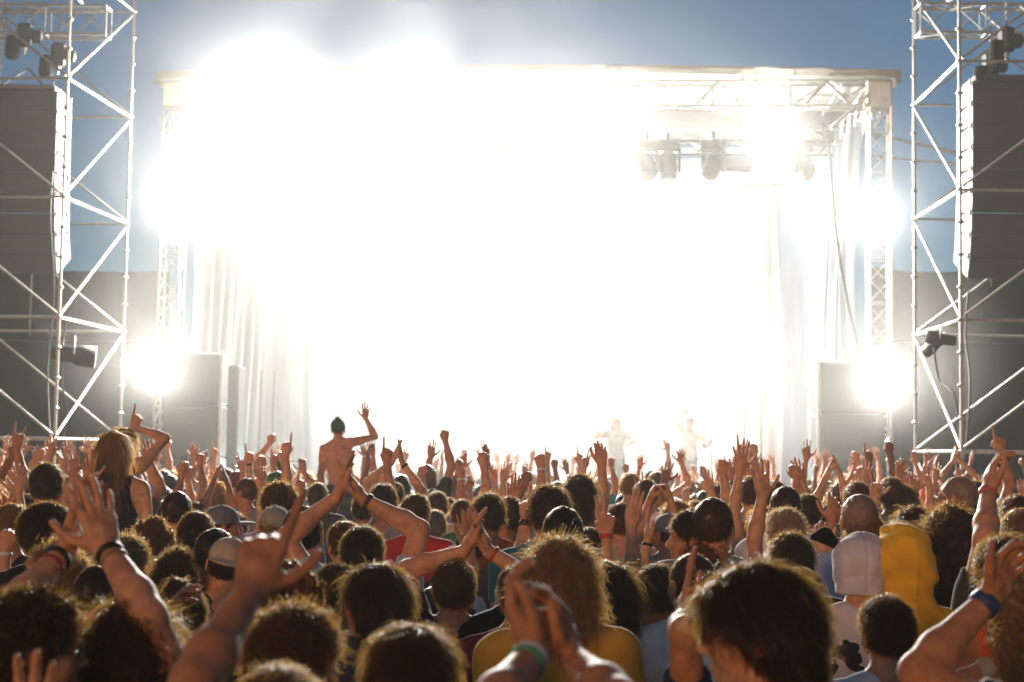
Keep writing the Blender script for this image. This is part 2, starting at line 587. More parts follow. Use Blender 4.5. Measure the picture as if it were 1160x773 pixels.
m = MB(); m.box((-w_ / 2 - .035, -.47, h_ / 2), (.06, .06, h_ + .05), bev=.01); m.build("corner_post", M_ALU, t)
# slimmer side-fill stacks just inside the stage mouth
for px, pyt, d, wd, lab in ((264, 415, 33.5, .4, "slim grey side fill speaker column inside the curtain with the pale pleats"),):
    a = P(px, pyt, d)
    t = thing("side_fill_speaker", lab, "speaker", (a.x, a.y, 1.2), SYAW)
    hh = a.z - 1.2
    m = MB(); m.box((0, 0, hh / 2), (wd, .6, hh), bev=.03); m.build("cabinet", M_CABSIDE, t)
    m = MB(); m.box((0, -.31, hh / 2), (wd - .08, .02, hh - .1), bev=.008); m.build("grille", M_STEELDARK, t)
for px, lab in ((294, "thin bright pole at the stage edge near the slim side fill by the pale pleats"), (309, "thin upright pole on stage just inside the brighter pole"),
                (862, "thin upright pole on stage beside the bluish grey curtain"), (843, "thin upright pole on stage farther in from the cable")):
    a = P(px, 505, 33.0)
    t = thing("lighting_stand", lab, "stand", (a.x, a.y, 1.2), 0, "thin poles on the stage")
    m = MB(); m.tube((0, 0, .02), (0, 0, 2.6), .025, 8); m.build("pole", M_ALU, t)
    m = MB(); m.lathe([(.22, 0), (.22, .03), (.05, .06)], n=16); m.build("base", M_STEELDARK, t)

# long hanging cable
m = MB()
a, b = P(939, 165, 31.2), P(974, 404, 29.9)
pts = []
for i in range(25):
    u = i / 24
    p = a.lerp(b, u); p.x += -.10 * math.sin(math.pi * u); p.z -= .1 * math.sin(math.pi * u)
    pts.append(p)
m.path(pts, .035, 8)
tag(m.build("hanging_cable", M_CABLE, None, True), "long dark cable hanging from the roof to the top of the speaker stack", "cable")

# ------------------------------------------------------------------ lamps
def spot(parent, loc, direction, power, cone, color=(1, .96, .87), r=.12, blend=.6):
    ld = bpy.data.lights.new("lamp_light", 'SPOT')
    ld.energy, ld.spot_size, ld.spot_blend, ld.color = power, math.radians(cone), blend, color
    ld.shadow_soft_size = r
    lo = bpy.data.objects.new("lamp_light", ld)
    COL.objects.link(lo)
    lo.parent = parent
    lo.location = loc
    lo.rotation_euler = (-Vector(direction)).to_track_quat('Z', 'Y').to_euler()
    return lo


def blinder(pos, aim, lab, power, cone=150, color=(1, .96, .87), lensmat=None, two=True, group="lit audience lamps"):
    """A two or four cell audience blinder: housing, yoke, cells with lit lenses and their light."""
    d = (Vector(aim) - Vector(pos)).normalized()
    rz = math.atan2(-d.x, d.y) + math.pi
    t = thing("floodlight", lab, "stage lamp", pos, rz, group)
    pitch = math.asin(-d.z)
    R = Matrix.Rotation(pitch, 3, 'X')
    m = MB(); m.box((0, .10, 0), (.62, .16, .34), R, .02); m.build("housing", M_BLACK, t)
    m = MB()
    m.tube((-.40, .1, 0), (-.40, .1, .34), .014, 6); m.tube((.40, .1, 0), (.40, .1, .34), .014, 6); m.tube((-.40, .1, .34), (.40, .1, .34), .014, 6)
    m.build("yoke", M_STEELDARK, t)
    for sx in (-.15, .15):
        m = MB()
        m.lathe([(.105, 0), (.115, .03), (.10, .035), (.07, .02), (.0, .012)], R @ Vector((sx, .02, 0)), R @ Vector((0, -1, 0)), 20)
        m.build("lens", lensmat or M_LENS, t, True)
    spot(t, R @ Vector((0, -.12, 0)), R @ Vector((0, -1, 0)), power, cone, color, .16)
    return t


def moving_head(pos, yaw, tilt, lab, lit=0.0, color=(1, .96, .9), sc=1.0, cone=30):
    t = thing("moving_head_lamp", lab, "stage lamp", pos, yaw, "moving head lamps under the stage roof")
    t.scale = (sc,) * 3
    m = MB(); m.box((0, 0, -.05), (.38, .34, .16), bev=.03); m.tube((0, 0, .03), (0, 0, .2), .03, 8); m.build("base", M_BLACK, t)
    m = MB()
    for s_ in (-1, 1):
        m.box((s_ * .20, 0, -.32), (.05, .14, .46), bev=.02)
    m.box((0, 0, -.15), (.42, .16, .05), bev=.02)
    m.build("yoke", M_BLACK, t)
    d = Vector((0, -math.cos(tilt), -math.sin(tilt)))
    c = Vector((0, 0, -.42))
    m = MB(); m.lathe([(.08, -.24), (.14, -.22), (.16, -.1), (.165, .05), (.15, .2), (.155, .22), (.13, .225)], c, d, 20); m.build("head", M_BLACK, t, True)
    m = MB(); m.lathe([(.128, .21), (.10, .235), (.0, .245)], c, d, 18); m.build("lens", M_LENS if lit else M_GLASS_DARK, t, True)
    if lit:
        spot(t, c + d * .3, d, lit, cone, color, .1)
    return t


def lamp_bar(x0, x1, y, z, lab):
    t = thing("lamp_bar", lab, "lamp bar", S((x0 + x1) / 2, y, z), SYAW, "lamp bars under the stage roof")
    h_ = (x1 - x0) / 2
    m = MB(); m.tube((-h_, 0, 0), (h_, 0, 0), .025, 8); m.tube((-h_, 0, .28), (h_, 0, .28), .025, 8)
    for k in range(int(h_ * 4) + 1):
        x = -h_ + k * .5
        m.tube((x, 0, 0), (min(x + .25, h_), 0, .28), .012, 5)
    m.build("ladder_beam", M_STEELDARK, t)
    for x in (-h_ + .2, h_ - .2):
        m = MB(); m.tube((x, 0, .28), (x, 0, ZT - z), .015, 6); m.build("drop_rod", M_STEELDARK, t)

lamp_bar(2.0, 4.6, 1.6, 8.35, "dark ladder bar carrying three unlit moving heads under the roof")
lamp_bar(5.0, 6.3, 1.6, 8.35, "short dark ladder bar under the roof by the hanging cable")
lamp_bar(-1.2, 1.2, 1.6, 8.35, "dark ladder bar under the middle of the roof")
lamp_bar(-6.2, -2.0, 1.6, 8.35, "long dark ladder bar lost in the glare of the brightest lamps")
for px, py, yaw, tilt, lab in ((733, 176, .3, .9, "unlit round moving head beside its taller twin on the ladder bar"),
                               (757, 176, .1, 1.2, "unlit moving head hanging straight down on the ladder bar"),
                               (808, 176, -.5, .8, "unlit moving head at the end of the ladder bar turned inward"),
                               (907, 178, .9, .5, "unlit moving head tilted sideways beside the hanging cable"),
                               (580, 182, .0, 1.35, "unlit moving head alone under the middle of the roof")):
    moving_head(P(px, py - 14, 32.4), yaw + SYAW, tilt, lab, sc=1.15)

CAMPOS = Vector((0, 6, 1.6))
for px, py, d, pw, lab in LAMPS:
    blinder(P(px, py, d), CAMPOS + Vector(((px - 580) * .006, 0, 0)), lab, pw)
for px, py, d, pw, lab in LOWLAMPS:
    blinder(P(px, py, d), Vector((P(px, py, d).x * .6, 12, 2.3)), lab, pw, 120, (.55, .88, 1.0), M_LENS_CYAN, group="cyan floor lamps on the stage")
# added floods that whiten the backdrop and light the underside of the roof
for x, y, z, ax, ay, az, pw, lab in ADDED_FLOODS:
    blinder(S(x, y, z), S(ax, ay, az), lab, pw, 160, (1, .97, .93), group="added floodlights aimed at the backdrop")

# microphone stands and performers' monitors
for px, lab in ((581, "thin microphone stand in the middle of the glowing stage"), (806, "thin microphone stand beside the performer leaning back")):
    a = P(px, 500, 31.8)
    t = thing("microphone_stand", lab, "microphone stand", (a.x, a.y, 1.2), 0, "microphone stands on the stage")
    m = MB(); m.lathe([(.16, 0), (.16, .02), (.03, .04)], n=16); m.build("base", M_STEELDARK, t)
    m = MB(); m.tube((0, 0, .03), (0, 0, 1.45), .012, 8); m.tube((0, 0, 1.45), (.05, .25, 1.6), .010, 6); m.build("pole", M_STEELDARK, t)
    m = MB(); m.lathe([(.015, 0), (.02, .12), (.03, .14), (.03, .18), (.01, .2)], (.05, .25, 1.6), (0, 1, .2), 12); m.build("microphone", M_BLACK, t, True)

# ------------------------------------------------------------------ scaffold towers
def rosettes(mb, x, y, z0, z1):
    z = z0
    while z < z1:
        mb.lathe([(.03, -.035), (.06, -.008), (.062, .004), (.03, .03)], (x, y, z), (0, 0, 1), 10)
        z += .5

def tower(xin, sg, d0, rz, lab, dep=3.07, wid=2.57, ztop=12.3, zb=.28):
    t = thing("scaffold_tower", lab, "scaffold tower", (xin, d0, 0), rz, "scaffold towers beside the stage")
    xs, ys = (0, sg * wid), (0, dep)
    r = .028
    for x in xs:
        for y in ys:
            m = MB(); m.tube((x, y, .08), (x, y, ztop), r, 10); rosettes(m, x, y, zb, ztop)
            m.box((x, y, .03), (.2, .2, .06)); m.tube((x, y, .05), (x, y, .3), .02, 8)
            m.build("post", M_ALU, t)
    lifts = [zb + 2 * k for k in range(7) if zb + 2 * k < ztop]
    g_ = .05
    for i, z in enumerate(lifts):
        for y in ys:
            m = MB(); m.tube((sg * g_, y, z), (sg * (wid - g_), y, z), .025, 8); m.build("ledger", M_ALU, t)
        for x in xs:
            m = MB(); m.tube((x, g_, z), (x, dep - g_, z), .025, 8); m.build("ledger", M_ALU, t)
        if i + 1 < len(lifts):
            z2 = lifts[i + 1]
            # side faces zigzag, front and back faces lean outwards
            for x in xs:
                a_, b_ = ((x, g_, z + .06), (x, dep - g_, z2 - .08))
                m = MB(); m.tube(a_, b_, .024, 8); m.build("brace", M_ALU, t)
            for y in ys:
                m = MB(); m.tube((sg * g_, y + .05, z + .06), (sg * (wid - g_), y + .05, z2 - .06), .022, 8); m.build("brace", M_ALU, t)
    return t, lifts

LT, _ = tower(-7.47, -1, 26.1, math.radians(-6.0), "scaffold tower of pale tubes with a dark floodlight clamped to its front post")
RT, _ = tower(6.83, 1, 24.1, math.radians(-1.5), "scaffold tower of pale tubes next to the person with the raised clasped hands")


def line_array(xs, sg, d, ztop, lab, n=9, w=1.32, hh=.352, dep=.85):
    """Hung column of speaker cabinets that curls backward at its foot. xs: the inner side's x."""
    t = thing("line_array_speaker", lab, "speaker array", (xs + sg * w / 2, d, ztop), 0, "line array speakers in the towers")
    y, z, a = 0.0, 0.0, 0.0
    m = MB()
    m.box((0, dep / 2, .07), (w * .92, dep * 1.05, .09), bev=.02)
    m.tube((-w * .3, .1, .1), (0, dep / 2, .5), .02, 6); m.tube((w * .3, .1, .1), (0, dep / 2, .5), .02, 6)
    m.build("flying_frame", M_STEELDARK, t)
    for k in range(n):
        a += math.radians([0, .5, .6, 1, 1.4, 2, 3, 5, 8][k])
        R = Matrix.Rotation(a, 3, 'X')        # tips the cabinet's face down
        c = Vector((0, y, z)) + R @ Vector((0, dep / 2, -hh / 2))
        m = MB()
        g2 = .012
        # wedge cabinet: the back is lower than the front
        x0, x1, zf, zb_ = -w / 2, w / 2, hh / 2 - g2, hh / 2 - .055
        vs = [(x0, -dep / 2, -zf), (x1, -dep / 2, -zf), (x1, dep / 2, -zb_), (x0, dep / 2, -zb_), (x0, -dep / 2, zf), (x1, -dep / 2, zf), (x1, dep / 2, zb_), (x0, dep / 2, zb_)]
        m._add([R @ Vector(v) + c for v in vs], [(0, 3, 2, 1), (4, 5, 6, 7), (0, 1, 5, 4), (2, 3, 7, 6), (0, 4, 7, 3), (1, 2, 6, 5)])
        cab = m.build("cabinet", M_CABSIDE, t)
        m = MB(); m.box(c + R @ Vector((0, -dep / 2 - .012, 0)), (w - .01, .02, 2 * zf + .016), R, .003); m.build("grille", M_GRILLE, cab)
        m = MB()
        sx = -sg * (w / 2 + .004)
        for q in (-.05, .05):
            m.box(c + R @ Vector((sx, q + .02, .03)), (.008, .05, .09), R)
        m.box(c + R @ Vector((sx, .02, -.07)), (.008, .22, .022), R)
        m.build("side_mark", M_MARK, cab)
        for q in (-dep / 2 + .07, dep / 2 - .1):
            m = MB(); m.box(c + R @ Vector((-sg * (w / 2 + .012), q, hh / 2)), (.02, .06, .12), R, .004); m.build("rigging_link", M_STEELDARK, cab)
        e = Vector((0, y, z)) + R @ Vector((0, 0, -hh))
        y, z = e.y, e.z
    return t

zl = P(68, 104, 27.0).z
line_array(P(66, 104, 27.0).x, -1, 27.0, zl, "dark line array speaker hung in the tower with the floodlight")
zr = P(1100, 92, 25.0).z
line_array(P(1101, 92, 25.0).x, 1, 25.0, zr, "dark line array speaker hung in the tower next to the raised clasped hands")


def hoist(pos, lab, z_up):
    t = thing("chain_hoist", lab, "hoist", pos, .4, "chain hoists above the speakers")
    m = MB(); m.box((0, 0, 0), (.26, .2, .42), bev=.05); m.lathe([(.1, 0), (.12, .05), (.12, .16), (.08, .2)], (.1, 0, 0), (1, 0, 0), 14); m.build("motor", M_BLACK, t)
    m = MB(); m.lathe([(.05, .22), (.03, .3), (.012, .36)], (0, 0, 0), (0, 0, -1), 10); m.build("hook", M_CHAIN, t)
    m = MB()
    for k in range(int(z_up / .06)):
        m.box((.0, 0, .22 + k * .06), (.03 if k % 2 else .012, .012 if k % 2 else .03, .056))
    m.build("chain", M_CHAIN, t)
    m = MB(); m.lathe([(.02, -.02), (.11, -.05), (.13, -.36), (.10, -.44), (.0, -.46)], (-.2, 0, 0), (0, 0, 1), 12); m.build("chain_bag", M_SCRIM, t)

for px, py, d, zu, lab in ((28, 40, 27.4, .5, "dark chain hoist high over the tower's left array, the larger lump by the beam"), (66, 62, 27.8, .7, "small dark chain hoist beside the front post of the tower"),
                           (1140, 45, 25.4, .5, "dark chain hoist high above the array near the clasped hands"), (1122, 74, 25.8, .8, "smaller dark chain hoist low over the array near the clasped hands")):
    hoist(P(px, py, d), lab, zu)

for tx, sg, d, px, py0, py1, lab in ((-7.47, -1, 28.0, 0, 8, 40, "grey lattice beam across the top of the tower with the floodlight"),
                                     (6.83, 1, 26.0, 1100, 8, 40, "grey lattice beam across the top of the tower next to the clasped hands")):
    z1, z0 = P(px, py0, d).z, P(px, py1, d).z
    t = thing("truss_beam", lab, "truss beam", (tx, d, (z0 + z1) / 2), 0, "lattice beams on the towers")
    m = MB(); truss(m, (-sg * .15, 0, 0), (sg * 3.1, 0, 0), .36, z1 - z0, step=.5, r=.03, rl=.016); m.build("lattice", M_ALU, t)
    m = MB(); m.tube((sg * .4, -.3, z1 - z0 - .1), (sg * .4, .3, z1 - z0 - .1), .03, 8); m.build("cross_tube", M_ALU, t)

# a floodlight clamped to the left tower, and small lamps on the right tower
def tower_lamp(pos, rz, tilt, lab, sc=1.0):
    t = thing("tower_lamp", lab, "lamp", pos, rz, "unlit lamps on the towers")
    t.scale = (sc,) * 3
    R = Matrix.Rotation(tilt, 3, 'Y')
    m = MB(); m.lathe([(.06, -.3), (.10, -.28), (.11, 0), (.14, .04), (.15, .28), (.13, .29)], (0, 0, 0), R @ Vector((1, 0, 0)), 16); m.build("housing", M_BLACK, t, True)
    m = MB(); m.lathe([(.128, .25), (.0, .27)], (0, 0, 0), R @ Vector((1, 0, 0)), 14); m.build("lens", M_GLASS_DARK, t)
    m = MB(); m.tube((0, -.16, 0), (0, -.16, .25), .012, 6); m.tube((0, .16, 0), (0, .16, .25), .012, 6); m.tube((0, -.16, .25), (0, .16, .25), .012, 6); m.tube((0, 0, .25), (-.35, 0, .28), .02, 6); m.build("bracket", M_ALU, t)

tower_lamp(P(84, 402, 27.0), .25, .1, "dark unlit floodlight clamped to the tower post", 1.25)
tower_lamp(P(1066, 384, 25.2), 2.8, -.2, "small unlit lamp on the tower beside the front post", .8)
tower_lamp(P(1058, 392, 25.6), 2.2, .5, "smaller unlit lamp hanging under its twin on the tower", .7)

# black scrim walls behind the towers
def scrim(x0, x1, y, z, lab, seed):
    """Dark cloth slung between posts: its top edge sags unevenly from post to post."""
    t = thing("scrim_wall", lab, "fence", ((x0 + x1) / 2, y, 0), 0, "dark scrim walls beside the stage")
    hw = (x1 - x0) / 2
    R = random.Random(seed)
    n = int(hw * 2 / 2.5)
    tops = [z + R.uniform(-.05, .05) for _ in range(n + 1)]
    sag = [R.uniform(.02, .10) for _ in range(n)]
    ph = [R.uniform(0, 6) for _ in range(4)]
    def f(u, v):
        q = u * n
        k = min(int(q), n - 1)
        w = q - k
        zt = tops[k] * (1 - w) + tops[k + 1] * w - sag[k] * 4 * w * (1 - w)
        a_ = .06 * math.sin(u * n * 7 + ph[0] + v) + .10 * math.sin(w * math.pi) * (1 - v) + .03 * math.sin(u * n * 17 + v * 5 + ph[1]) + .05 * math.sin(v * 9 + u * 8 + ph[2])
        return (-hw + 2 * hw * u, -a_, .02 + (zt - .02) * v)
    m = MB(); m.grid(f, n * 16, 20); m.build("cloth", M_SCRIM, t, True)
    for k in range(n + 1):
        m = MB(); m.tube((-hw + 2 * hw * k / n, .1, 0), (-hw + 2 * hw * k / n, .1, tops[k] + R.uniform(.02, .3)), .024, 8); m.build("post", M_ALU, t)
    m = MB(); m.tube((-hw, -.22, z * .74), (hw, -.22, z * .74), .022, 8); m.build("rail", M_STEELDARK, t)
scrim(-19, -7.3, 33.5, 5.9, "dark scrim wall behind the scaffold tower with the floodlight", 3)
scrim(7.5, 20, 33.0, 6.2, "dark scrim wall behind the scaffold tower next to the clasped hands", 4)
# a second, farther scaffold frame seen past the right roof corner
t = thing("delay_gantry", "thin grey gantry beam sticking out past the roof corner against the blue sky", "gantry", S(W + .2, 3.0, 0), SYAW)
m = MB(); m.tube((0, 0, 9.1), (3.2, 0, 8.35), .04, 8); m.tube((0, 0, 8.6), (3.2, 0, 8.3), .03, 8); m.build("beam", M_ALU, t)
m = MB(); m.tube((3.2, 0, 0), (3.2, 0, 8.4), .04, 8); m.build("post", M_ALU, t)
m = MB(); m.tube((2.3, 0, 8.5), (3.15, 0, 7.6), .025, 8); m.build("brace", M_ALU, t)

# loose signal cables tied down the towers
for pts, lab in (((( 60, 90), (63, 150), (57, 240), (61, 330), (54, 420), (58, 520)), "loose dark cable tied down the post of the tower with the floodlight"),
                 (((90, 330), (74, 372), (70, 430), (76, 470), (66, 520)), "dark cable drooping from the clamped floodlight down to the crowd"),
                 (((1097, 330), (1094, 380), (1099, 440), (1093, 520)), "loose dark cable hanging from the foot of the array near the clasped hands"),
                 (((1058, 395), (1064, 430), (1082, 452), (1088, 520)), "thin dark cable drooping from the two small tower lamps")):
    d_ = 27.0 if pts[0][0] < 580 else 25.0
    cp = [P(x, y, d_ + .25 * math.sin(i * 2.1)) for i, (x, y) in enumerate(pts)]
    full = []
    for i in range(len(cp) - 1):
        p0, p1, p2, p3 = cp[max(i - 1, 0)], cp[i], cp[i + 1], cp[min(i + 2, len(cp) - 1)]
        for k in range(8):
            u = k / 8
            full.append(.5 * ((2 * p1) + (p2 - p0) * u + (2 * p0 - 5 * p1 + 4 * p2 - p3) * u * u + (3 * p1 - p0 - 3 * p2 + p3) * u ** 3))
    full.append(cp[-1])
    m = MB(); m.path(full, .016, 6)
    tag(m.build("signal_cable", M_CABLE, None, True), lab, "cable", "loose cables on the towers")
# ------------------------------------------------------------------ bodies grown as one smooth surface from a distance field
def smin(a, b, k):
    h = np.clip(.5 + .5 * (b - a) / k, 0, 1)
    return b + (a - b) * h - k * h * (1 - h)


class Field:
    def __init__(s, lo, hi, h):
        s.h, s.lo = h, np.array(lo, float)
        s.n = np.ceil((np.array(hi) - s.lo) / h).astype(int) + 1
        s.F = np.full(tuple(s.n), .5, np.float32)

    def _win(s, lo, hi):
        a = np.clip(np.floor((np.array(lo) - s.lo) / s.h).astype(int), 0, s.n)
        b = np.clip(np.ceil((np.array(hi) - s.lo) / s.h).astype(int) + 1, 0, s.n)
        sl = tuple(slice(i, j) for i, j in zip(a, b))
        ax = [np.float32(s.lo[i]) + np.arange(a[i], b[i], dtype=np.float32) * np.float32(s.h) for i in range(3)]
        return sl, ax[0][:, None, None], ax[1][None, :, None], ax[2][None, None, :]

    @staticmethod
    def dist(pr, X, Y, Z):
        if pr[0] == 'c':                       # round cone: a, ra, b, rb
            _, a, ra, b, rb = pr
            ba = [b[i] - a[i] for i in range(3)]
            L2 = sum(c * c for c in ba) + 1e-9
            t = np.clip(((X - a[0]) * ba[0] + (Y - a[1]) * ba[1] + (Z - a[2]) * ba[2]) / L2, 0, 1)
            return np.sqrt((X - a[0] - t * ba[0]) ** 2 + (Y - a[1] - t * ba[1]) ** 2 + (Z - a[2] - t * ba[2]) ** 2) - (ra + (rb - ra) * t)
        _, c, r, R = pr                        # ellipsoid: centre, radii, rotation rows
        x, y, z = X - c[0], Y - c[1], Z - c[2]
        if R is not None:
            x, y, z = (R[i][0] * x + R[i][1] * y + R[i][2] * z for i in range(3))
        k0 = np.sqrt((x / r[0]) ** 2 + (y / r[1]) ** 2 + (z / r[2]) ** 2)
        k1 = np.sqrt((x / r[0] ** 2) ** 2 + (y / r[1] ** 2) ** 2 + (z / r[2] ** 2) ** 2) + 1e-6
        return k0 * (k0 - 1) / k1

    @staticmethod
    def bb(pr):
        if pr[0] == 'c':
            _, a, ra, b, rb = pr
            r = max(ra, rb)
            return [min(a[i], b[i]) - r for i in range(3)], [max(a[i], b[i]) + r for i in range(3)]
        _, c, r, R = pr
        m = max(r) if R is not None else None
        return [c[i] - (m or r[i]) for i in range(3)], [c[i] + (m or r[i]) for i in range(3)]

    def add(s, prims, k=.02, K=.02, sub=False):
        bbs = [s.bb(p) for p in prims]
        mg = .03 + K
        lo = np.min([b[0] for b in bbs], 0) - mg
        hi = np.max([b[1] for b in bbs], 0) + mg
        sl, X, Y, Z = s._win(lo, hi)
        if 0 in s.F[sl].shape:
            return s
        G = None
        for p in prims:
            d = s.dist(p, X, Y, Z)
            G = d if G is None else smin(G, d, k)
        G = np.broadcast_to(G, s.F[sl].shape)
        if sub:
            s.F[sl] = -smin(-s.F[sl], G, K)
        else:
            s.F[sl] = smin(s.F[sl], G, K)
        return s

    def axes(s):
        return [np.float32(s.lo[i]) + np.arange(s.n[i], dtype=np.float32) * np.float32(s.h) for i in range(3)]

    def ripple(s, terms):
        """Adds sum of a * sin(k . p + phase)."""
        x, y, z = s.axes()
        for a, k, ph in terms:
            s.F += np.float32(a) * np.sin(k[0] * x[:, None, None] + k[1] * y[None, :, None] + k[2] * z[None, None, :] + ph).astype(np.float32)
        return s

    def seam(s, n, d, a, w):
        """A raised (a < 0) or sunken line where n . p = d."""
        x, y, z = s.axes()
        s.F += (a * np.exp(-((n[0] * x[:, None, None] + n[1] * y[None, :, None] + n[2] * z[None, None, :] - d) / w) ** 2)).astype(np.float32)
        return s

    def half(s, n, d):
        """Keep n . p < d."""
        x, y, z = s.axes()
        s.F = np.maximum(s.F, (n[0] * x[:, None, None] + n[1] * y[None, :, None] + n[2] * z[None, None, :] - d).astype(np.float32))
        return s

    def mesh(s, relax=1):
        F = s.F
        F[0], F[-1], F[:, 0], F[:, -1], F[:, :, 0], F[:, :, -1] = .5, .5, .5, .5, .5, .5
        I = F < 0
        n = F.shape
        cnt = np.zeros((n[0] - 1, n[1] - 1, n[2] - 1), np.int8)
        for dx in (0, 1):
            for dy in (0, 1):
                for dz in (0, 1):
                    cnt += I[dx:n[0] - 1 + dx, dy:n[1] - 1 + dy, dz:n[2] - 1 + dz]
        act = np.nonzero((cnt > 0) & (cnt < 8))
        act = [a.astype(np.int32) for a in act]
        idx = np.full(cnt.shape, -1, np.int32)
        idx[act[0], act[1], act[2]] = np.arange(len(act[0]))
        val = {}
        for dx in (0, 1):
            for dy in (0, 1):
                for dz in (0, 1):
                    val[(dx, dy, dz)] = F[act[0] + dx, act[1] + dy, act[2] + dz]
        acc = np.zeros((len(act[0]), 3))
        num = np.zeros(len(act[0]))
        for ax in range(3):
            for u in (0, 1):
                for w in (0, 1):
                    p0 = [0, 0, 0]
                    o = [i for i in range(3) if i != ax]
                    p0[o[0]], p0[o[1]] = u, w
                    p1 = list(p0)
                    p1[ax] = 1
                    a, b = val[tuple(p0)], val[tuple(p1)]
                    m = (a < 0) != (b < 0)
                    t = np.where(m, a / np.where(m, a - b, 1), 0)
                    pt = np.zeros((len(a), 3))
                    pt[:, o[0]], pt[:, o[1]], pt[:, ax] = u, w, t
                    acc += pt * m[:, None]
                    num += m
        V = (np.stack(act, 1) + acc / num[:, None]) * s.h + s.lo
        quads = []
        for ax in range(3):
            o = [i for i in range(3) if i != ax]
            sa = [slice(1, -1)] * 3
            sb = [slice(1, -1)] * 3
            sa[ax], sb[ax] = slice(0, n[ax] - 1), slice(1, n[ax])
            A, B = I[tuple(sa)], I[tuple(sb)]
            e = np.nonzero(A != B)
            inside = A[e]
            base = np.stack(e, 1)
            base[:, o[0]] += 1
            base[:, o[1]] += 1
            def cell(du, dw):
                c = base.copy()
                c[:, o[0]] -= du
                c[:, o[1]] -= dw
                return idx[c[:, 0], c[:, 1], c[:, 2]]
            q = np.stack([cell(1, 1), cell(0, 1), cell(0, 0), cell(1, 0)], 1)
            flip = inside if ax != 1 else ~inside
            q[~flip] = q[~flip][:, ::-1]
            quads.append(q)
        Q = np.concatenate(quads)
        for _ in range(relax):
            A = np.zeros_like(V)
            C = np.zeros(len(V))
            for a, b in ((0, 1), (1, 2), (2, 3), (3, 0)):
                np.add.at(A, Q[:, a], V[Q[:, b]])
                np.add.at(C, Q[:, a], 1)
            V = V * .5 + .5 * A / np.maximum(C, 1)[:, None]
        return V, Q


def unit(v):
    v = np.asarray(v, float)
    return v / (np.linalg.norm(v) + 1e-9)


CURLS = {  # thumb mode, curls of the four fingers, spread
    'open': ('out', (.06, .05, .08, .12), 1.25), 'relax': ('out', (.22, .28, .34, .38), .5), 'fist': ('in', (1, 1, 1, 1), .1),
    'point': ('in', (.0, 1, 1, 1), .2), 'peace': ('in', (.02, .02, 1, 1), 1.9), 'horns': ('in', (.0, 1, 1, .02), .6),
    'shaka': ('out', (1, 1, 1, .05), 1.2), 'lhorn': ('out', (.0, .95, .95, .9), .7), 'claw': ('out', (.42, .38, .42, .46), 1.1),
    'clap': ('side', (.08, .06, .07, .1), .25), 'cup': ('side', (.36, .34, .36, .4), .35), 'flat': ('side', (.02, .03, .03, .05), .45)}
PH = ((.044, .027, .021), (.049, .031, .022), (.045, .029, .022), (.035, .022, .019))


def hand_groups(W, d, n, side, gest, sc=1.06):
    """Capsule groups of a hand at wrist W, fingers along d, palm facing n; side +1 right, -1 left."""
    mode, curl, spread = CURLS[gest]
    d = unit(d)
    n = unit(np.asarray(n) - d * np.dot(n, d))
    t = np.cross(d, n) * side
    W = np.asarray(W, float)
    at = lambda a, b, c: W + sc * (d * a + t * b + n * c)
    off, ln = (.031, .0105, -.0105, -.030), (.090, .094, .088, .078)
    palm = [('c', at(.0, o * .45, 0), .0165 * sc, at(l * .9, o, 0), .0125 * sc) for o, l in zip(off, ln)]
    palm += [('e', at(.035, .022, .010), (.021 * sc,) * 3, None), ('e', at(.04, -.018, .008), (.018 * sc,) * 3, None), ('e', at(.05, 0, .002), (.024 * sc,) * 3, None)]
    groups = [(palm, .012, .014)]
    for i in range(4):
        ang = math.radians((9, 2, -5, -13)[i]) * spread
        fd = d * math.cos(ang) + t * math.sin(ang)
        p = at(ln[i], off[i], 0)
        a = 0.0
        fr = []
        r = (.0098, .0102, .0096, .0085)[i] * sc
        for j in range(3):
            a += curl[i] * math.radians((78, 98, 62)[j]) + (.04 if j else 0)
            q = p + (fd * math.cos(a) + n * math.sin(a)) * PH[i][j] * sc
            r2 = r * (.93 if j < 2 else .84)
            fr.append(('c', p, r, q, r2))
            p, r = q, r2
        groups.append((fr, .004, .007))
    b = at(.020, .026, .008)
    if mode == 'out':
        dirs = (t * .78 + d * .55 + n * .22, t * .62 + d * .75 + n * .1, t * .45 + d * .9)
    elif mode == 'side':
        dirs = (t * .5 + d * .8 + n * .3, t * .25 + d * .95 + n * .15, t * .1 + d * 1.0)
    else:
        dirs = (t * .35 + d * .75 + n * .6, -t * .45 + d * .6 + n * .45, -t * .85 + d * .3 + n * .15)
    fr, r, p = [], .0135 * sc, b
    for j, L in enumerate((.046, .033, .028)):
        q = p + unit(dirs[j]) * L * sc
        fr.append(('c', p, r, q, r * .88))
        p, r = q, r * .88
    groups.append((fr, .005, .010))
    return groups


L1, L2 = .290, .262


def solve_arm(Sh, Wt, pole):
    """Two-bone reach from shoulder Sh to wrist Wt; returns elbow, wrist."""
    v = Wt - Sh
    D = np.linalg.norm(v)
    Dm = min(max(D, .16), (L1 + L2) * .992)
    u = v / (D + 1e-9)
    W = Sh + u * Dm
    a = (L1 ** 2 - L2 ** 2 + Dm ** 2) / (2 * Dm)
    h = math.sqrt(max(L1 ** 2 - a ** 2, 0))
    p = np.asarray(pole, float) - u * np.dot(pole, u)
    return Sh + u * a + unit(p) * h, W


def rot_m(yaw, pitch=0, roll=0):
    return np.array((Matrix.Rotation(yaw, 3, 'Z') @ Matrix.Rotation(pitch, 3, 'X') @ Matrix.Rotation(roll, 3, 'Y')))


HEAD0 = np.array((0, .012, 1.625))


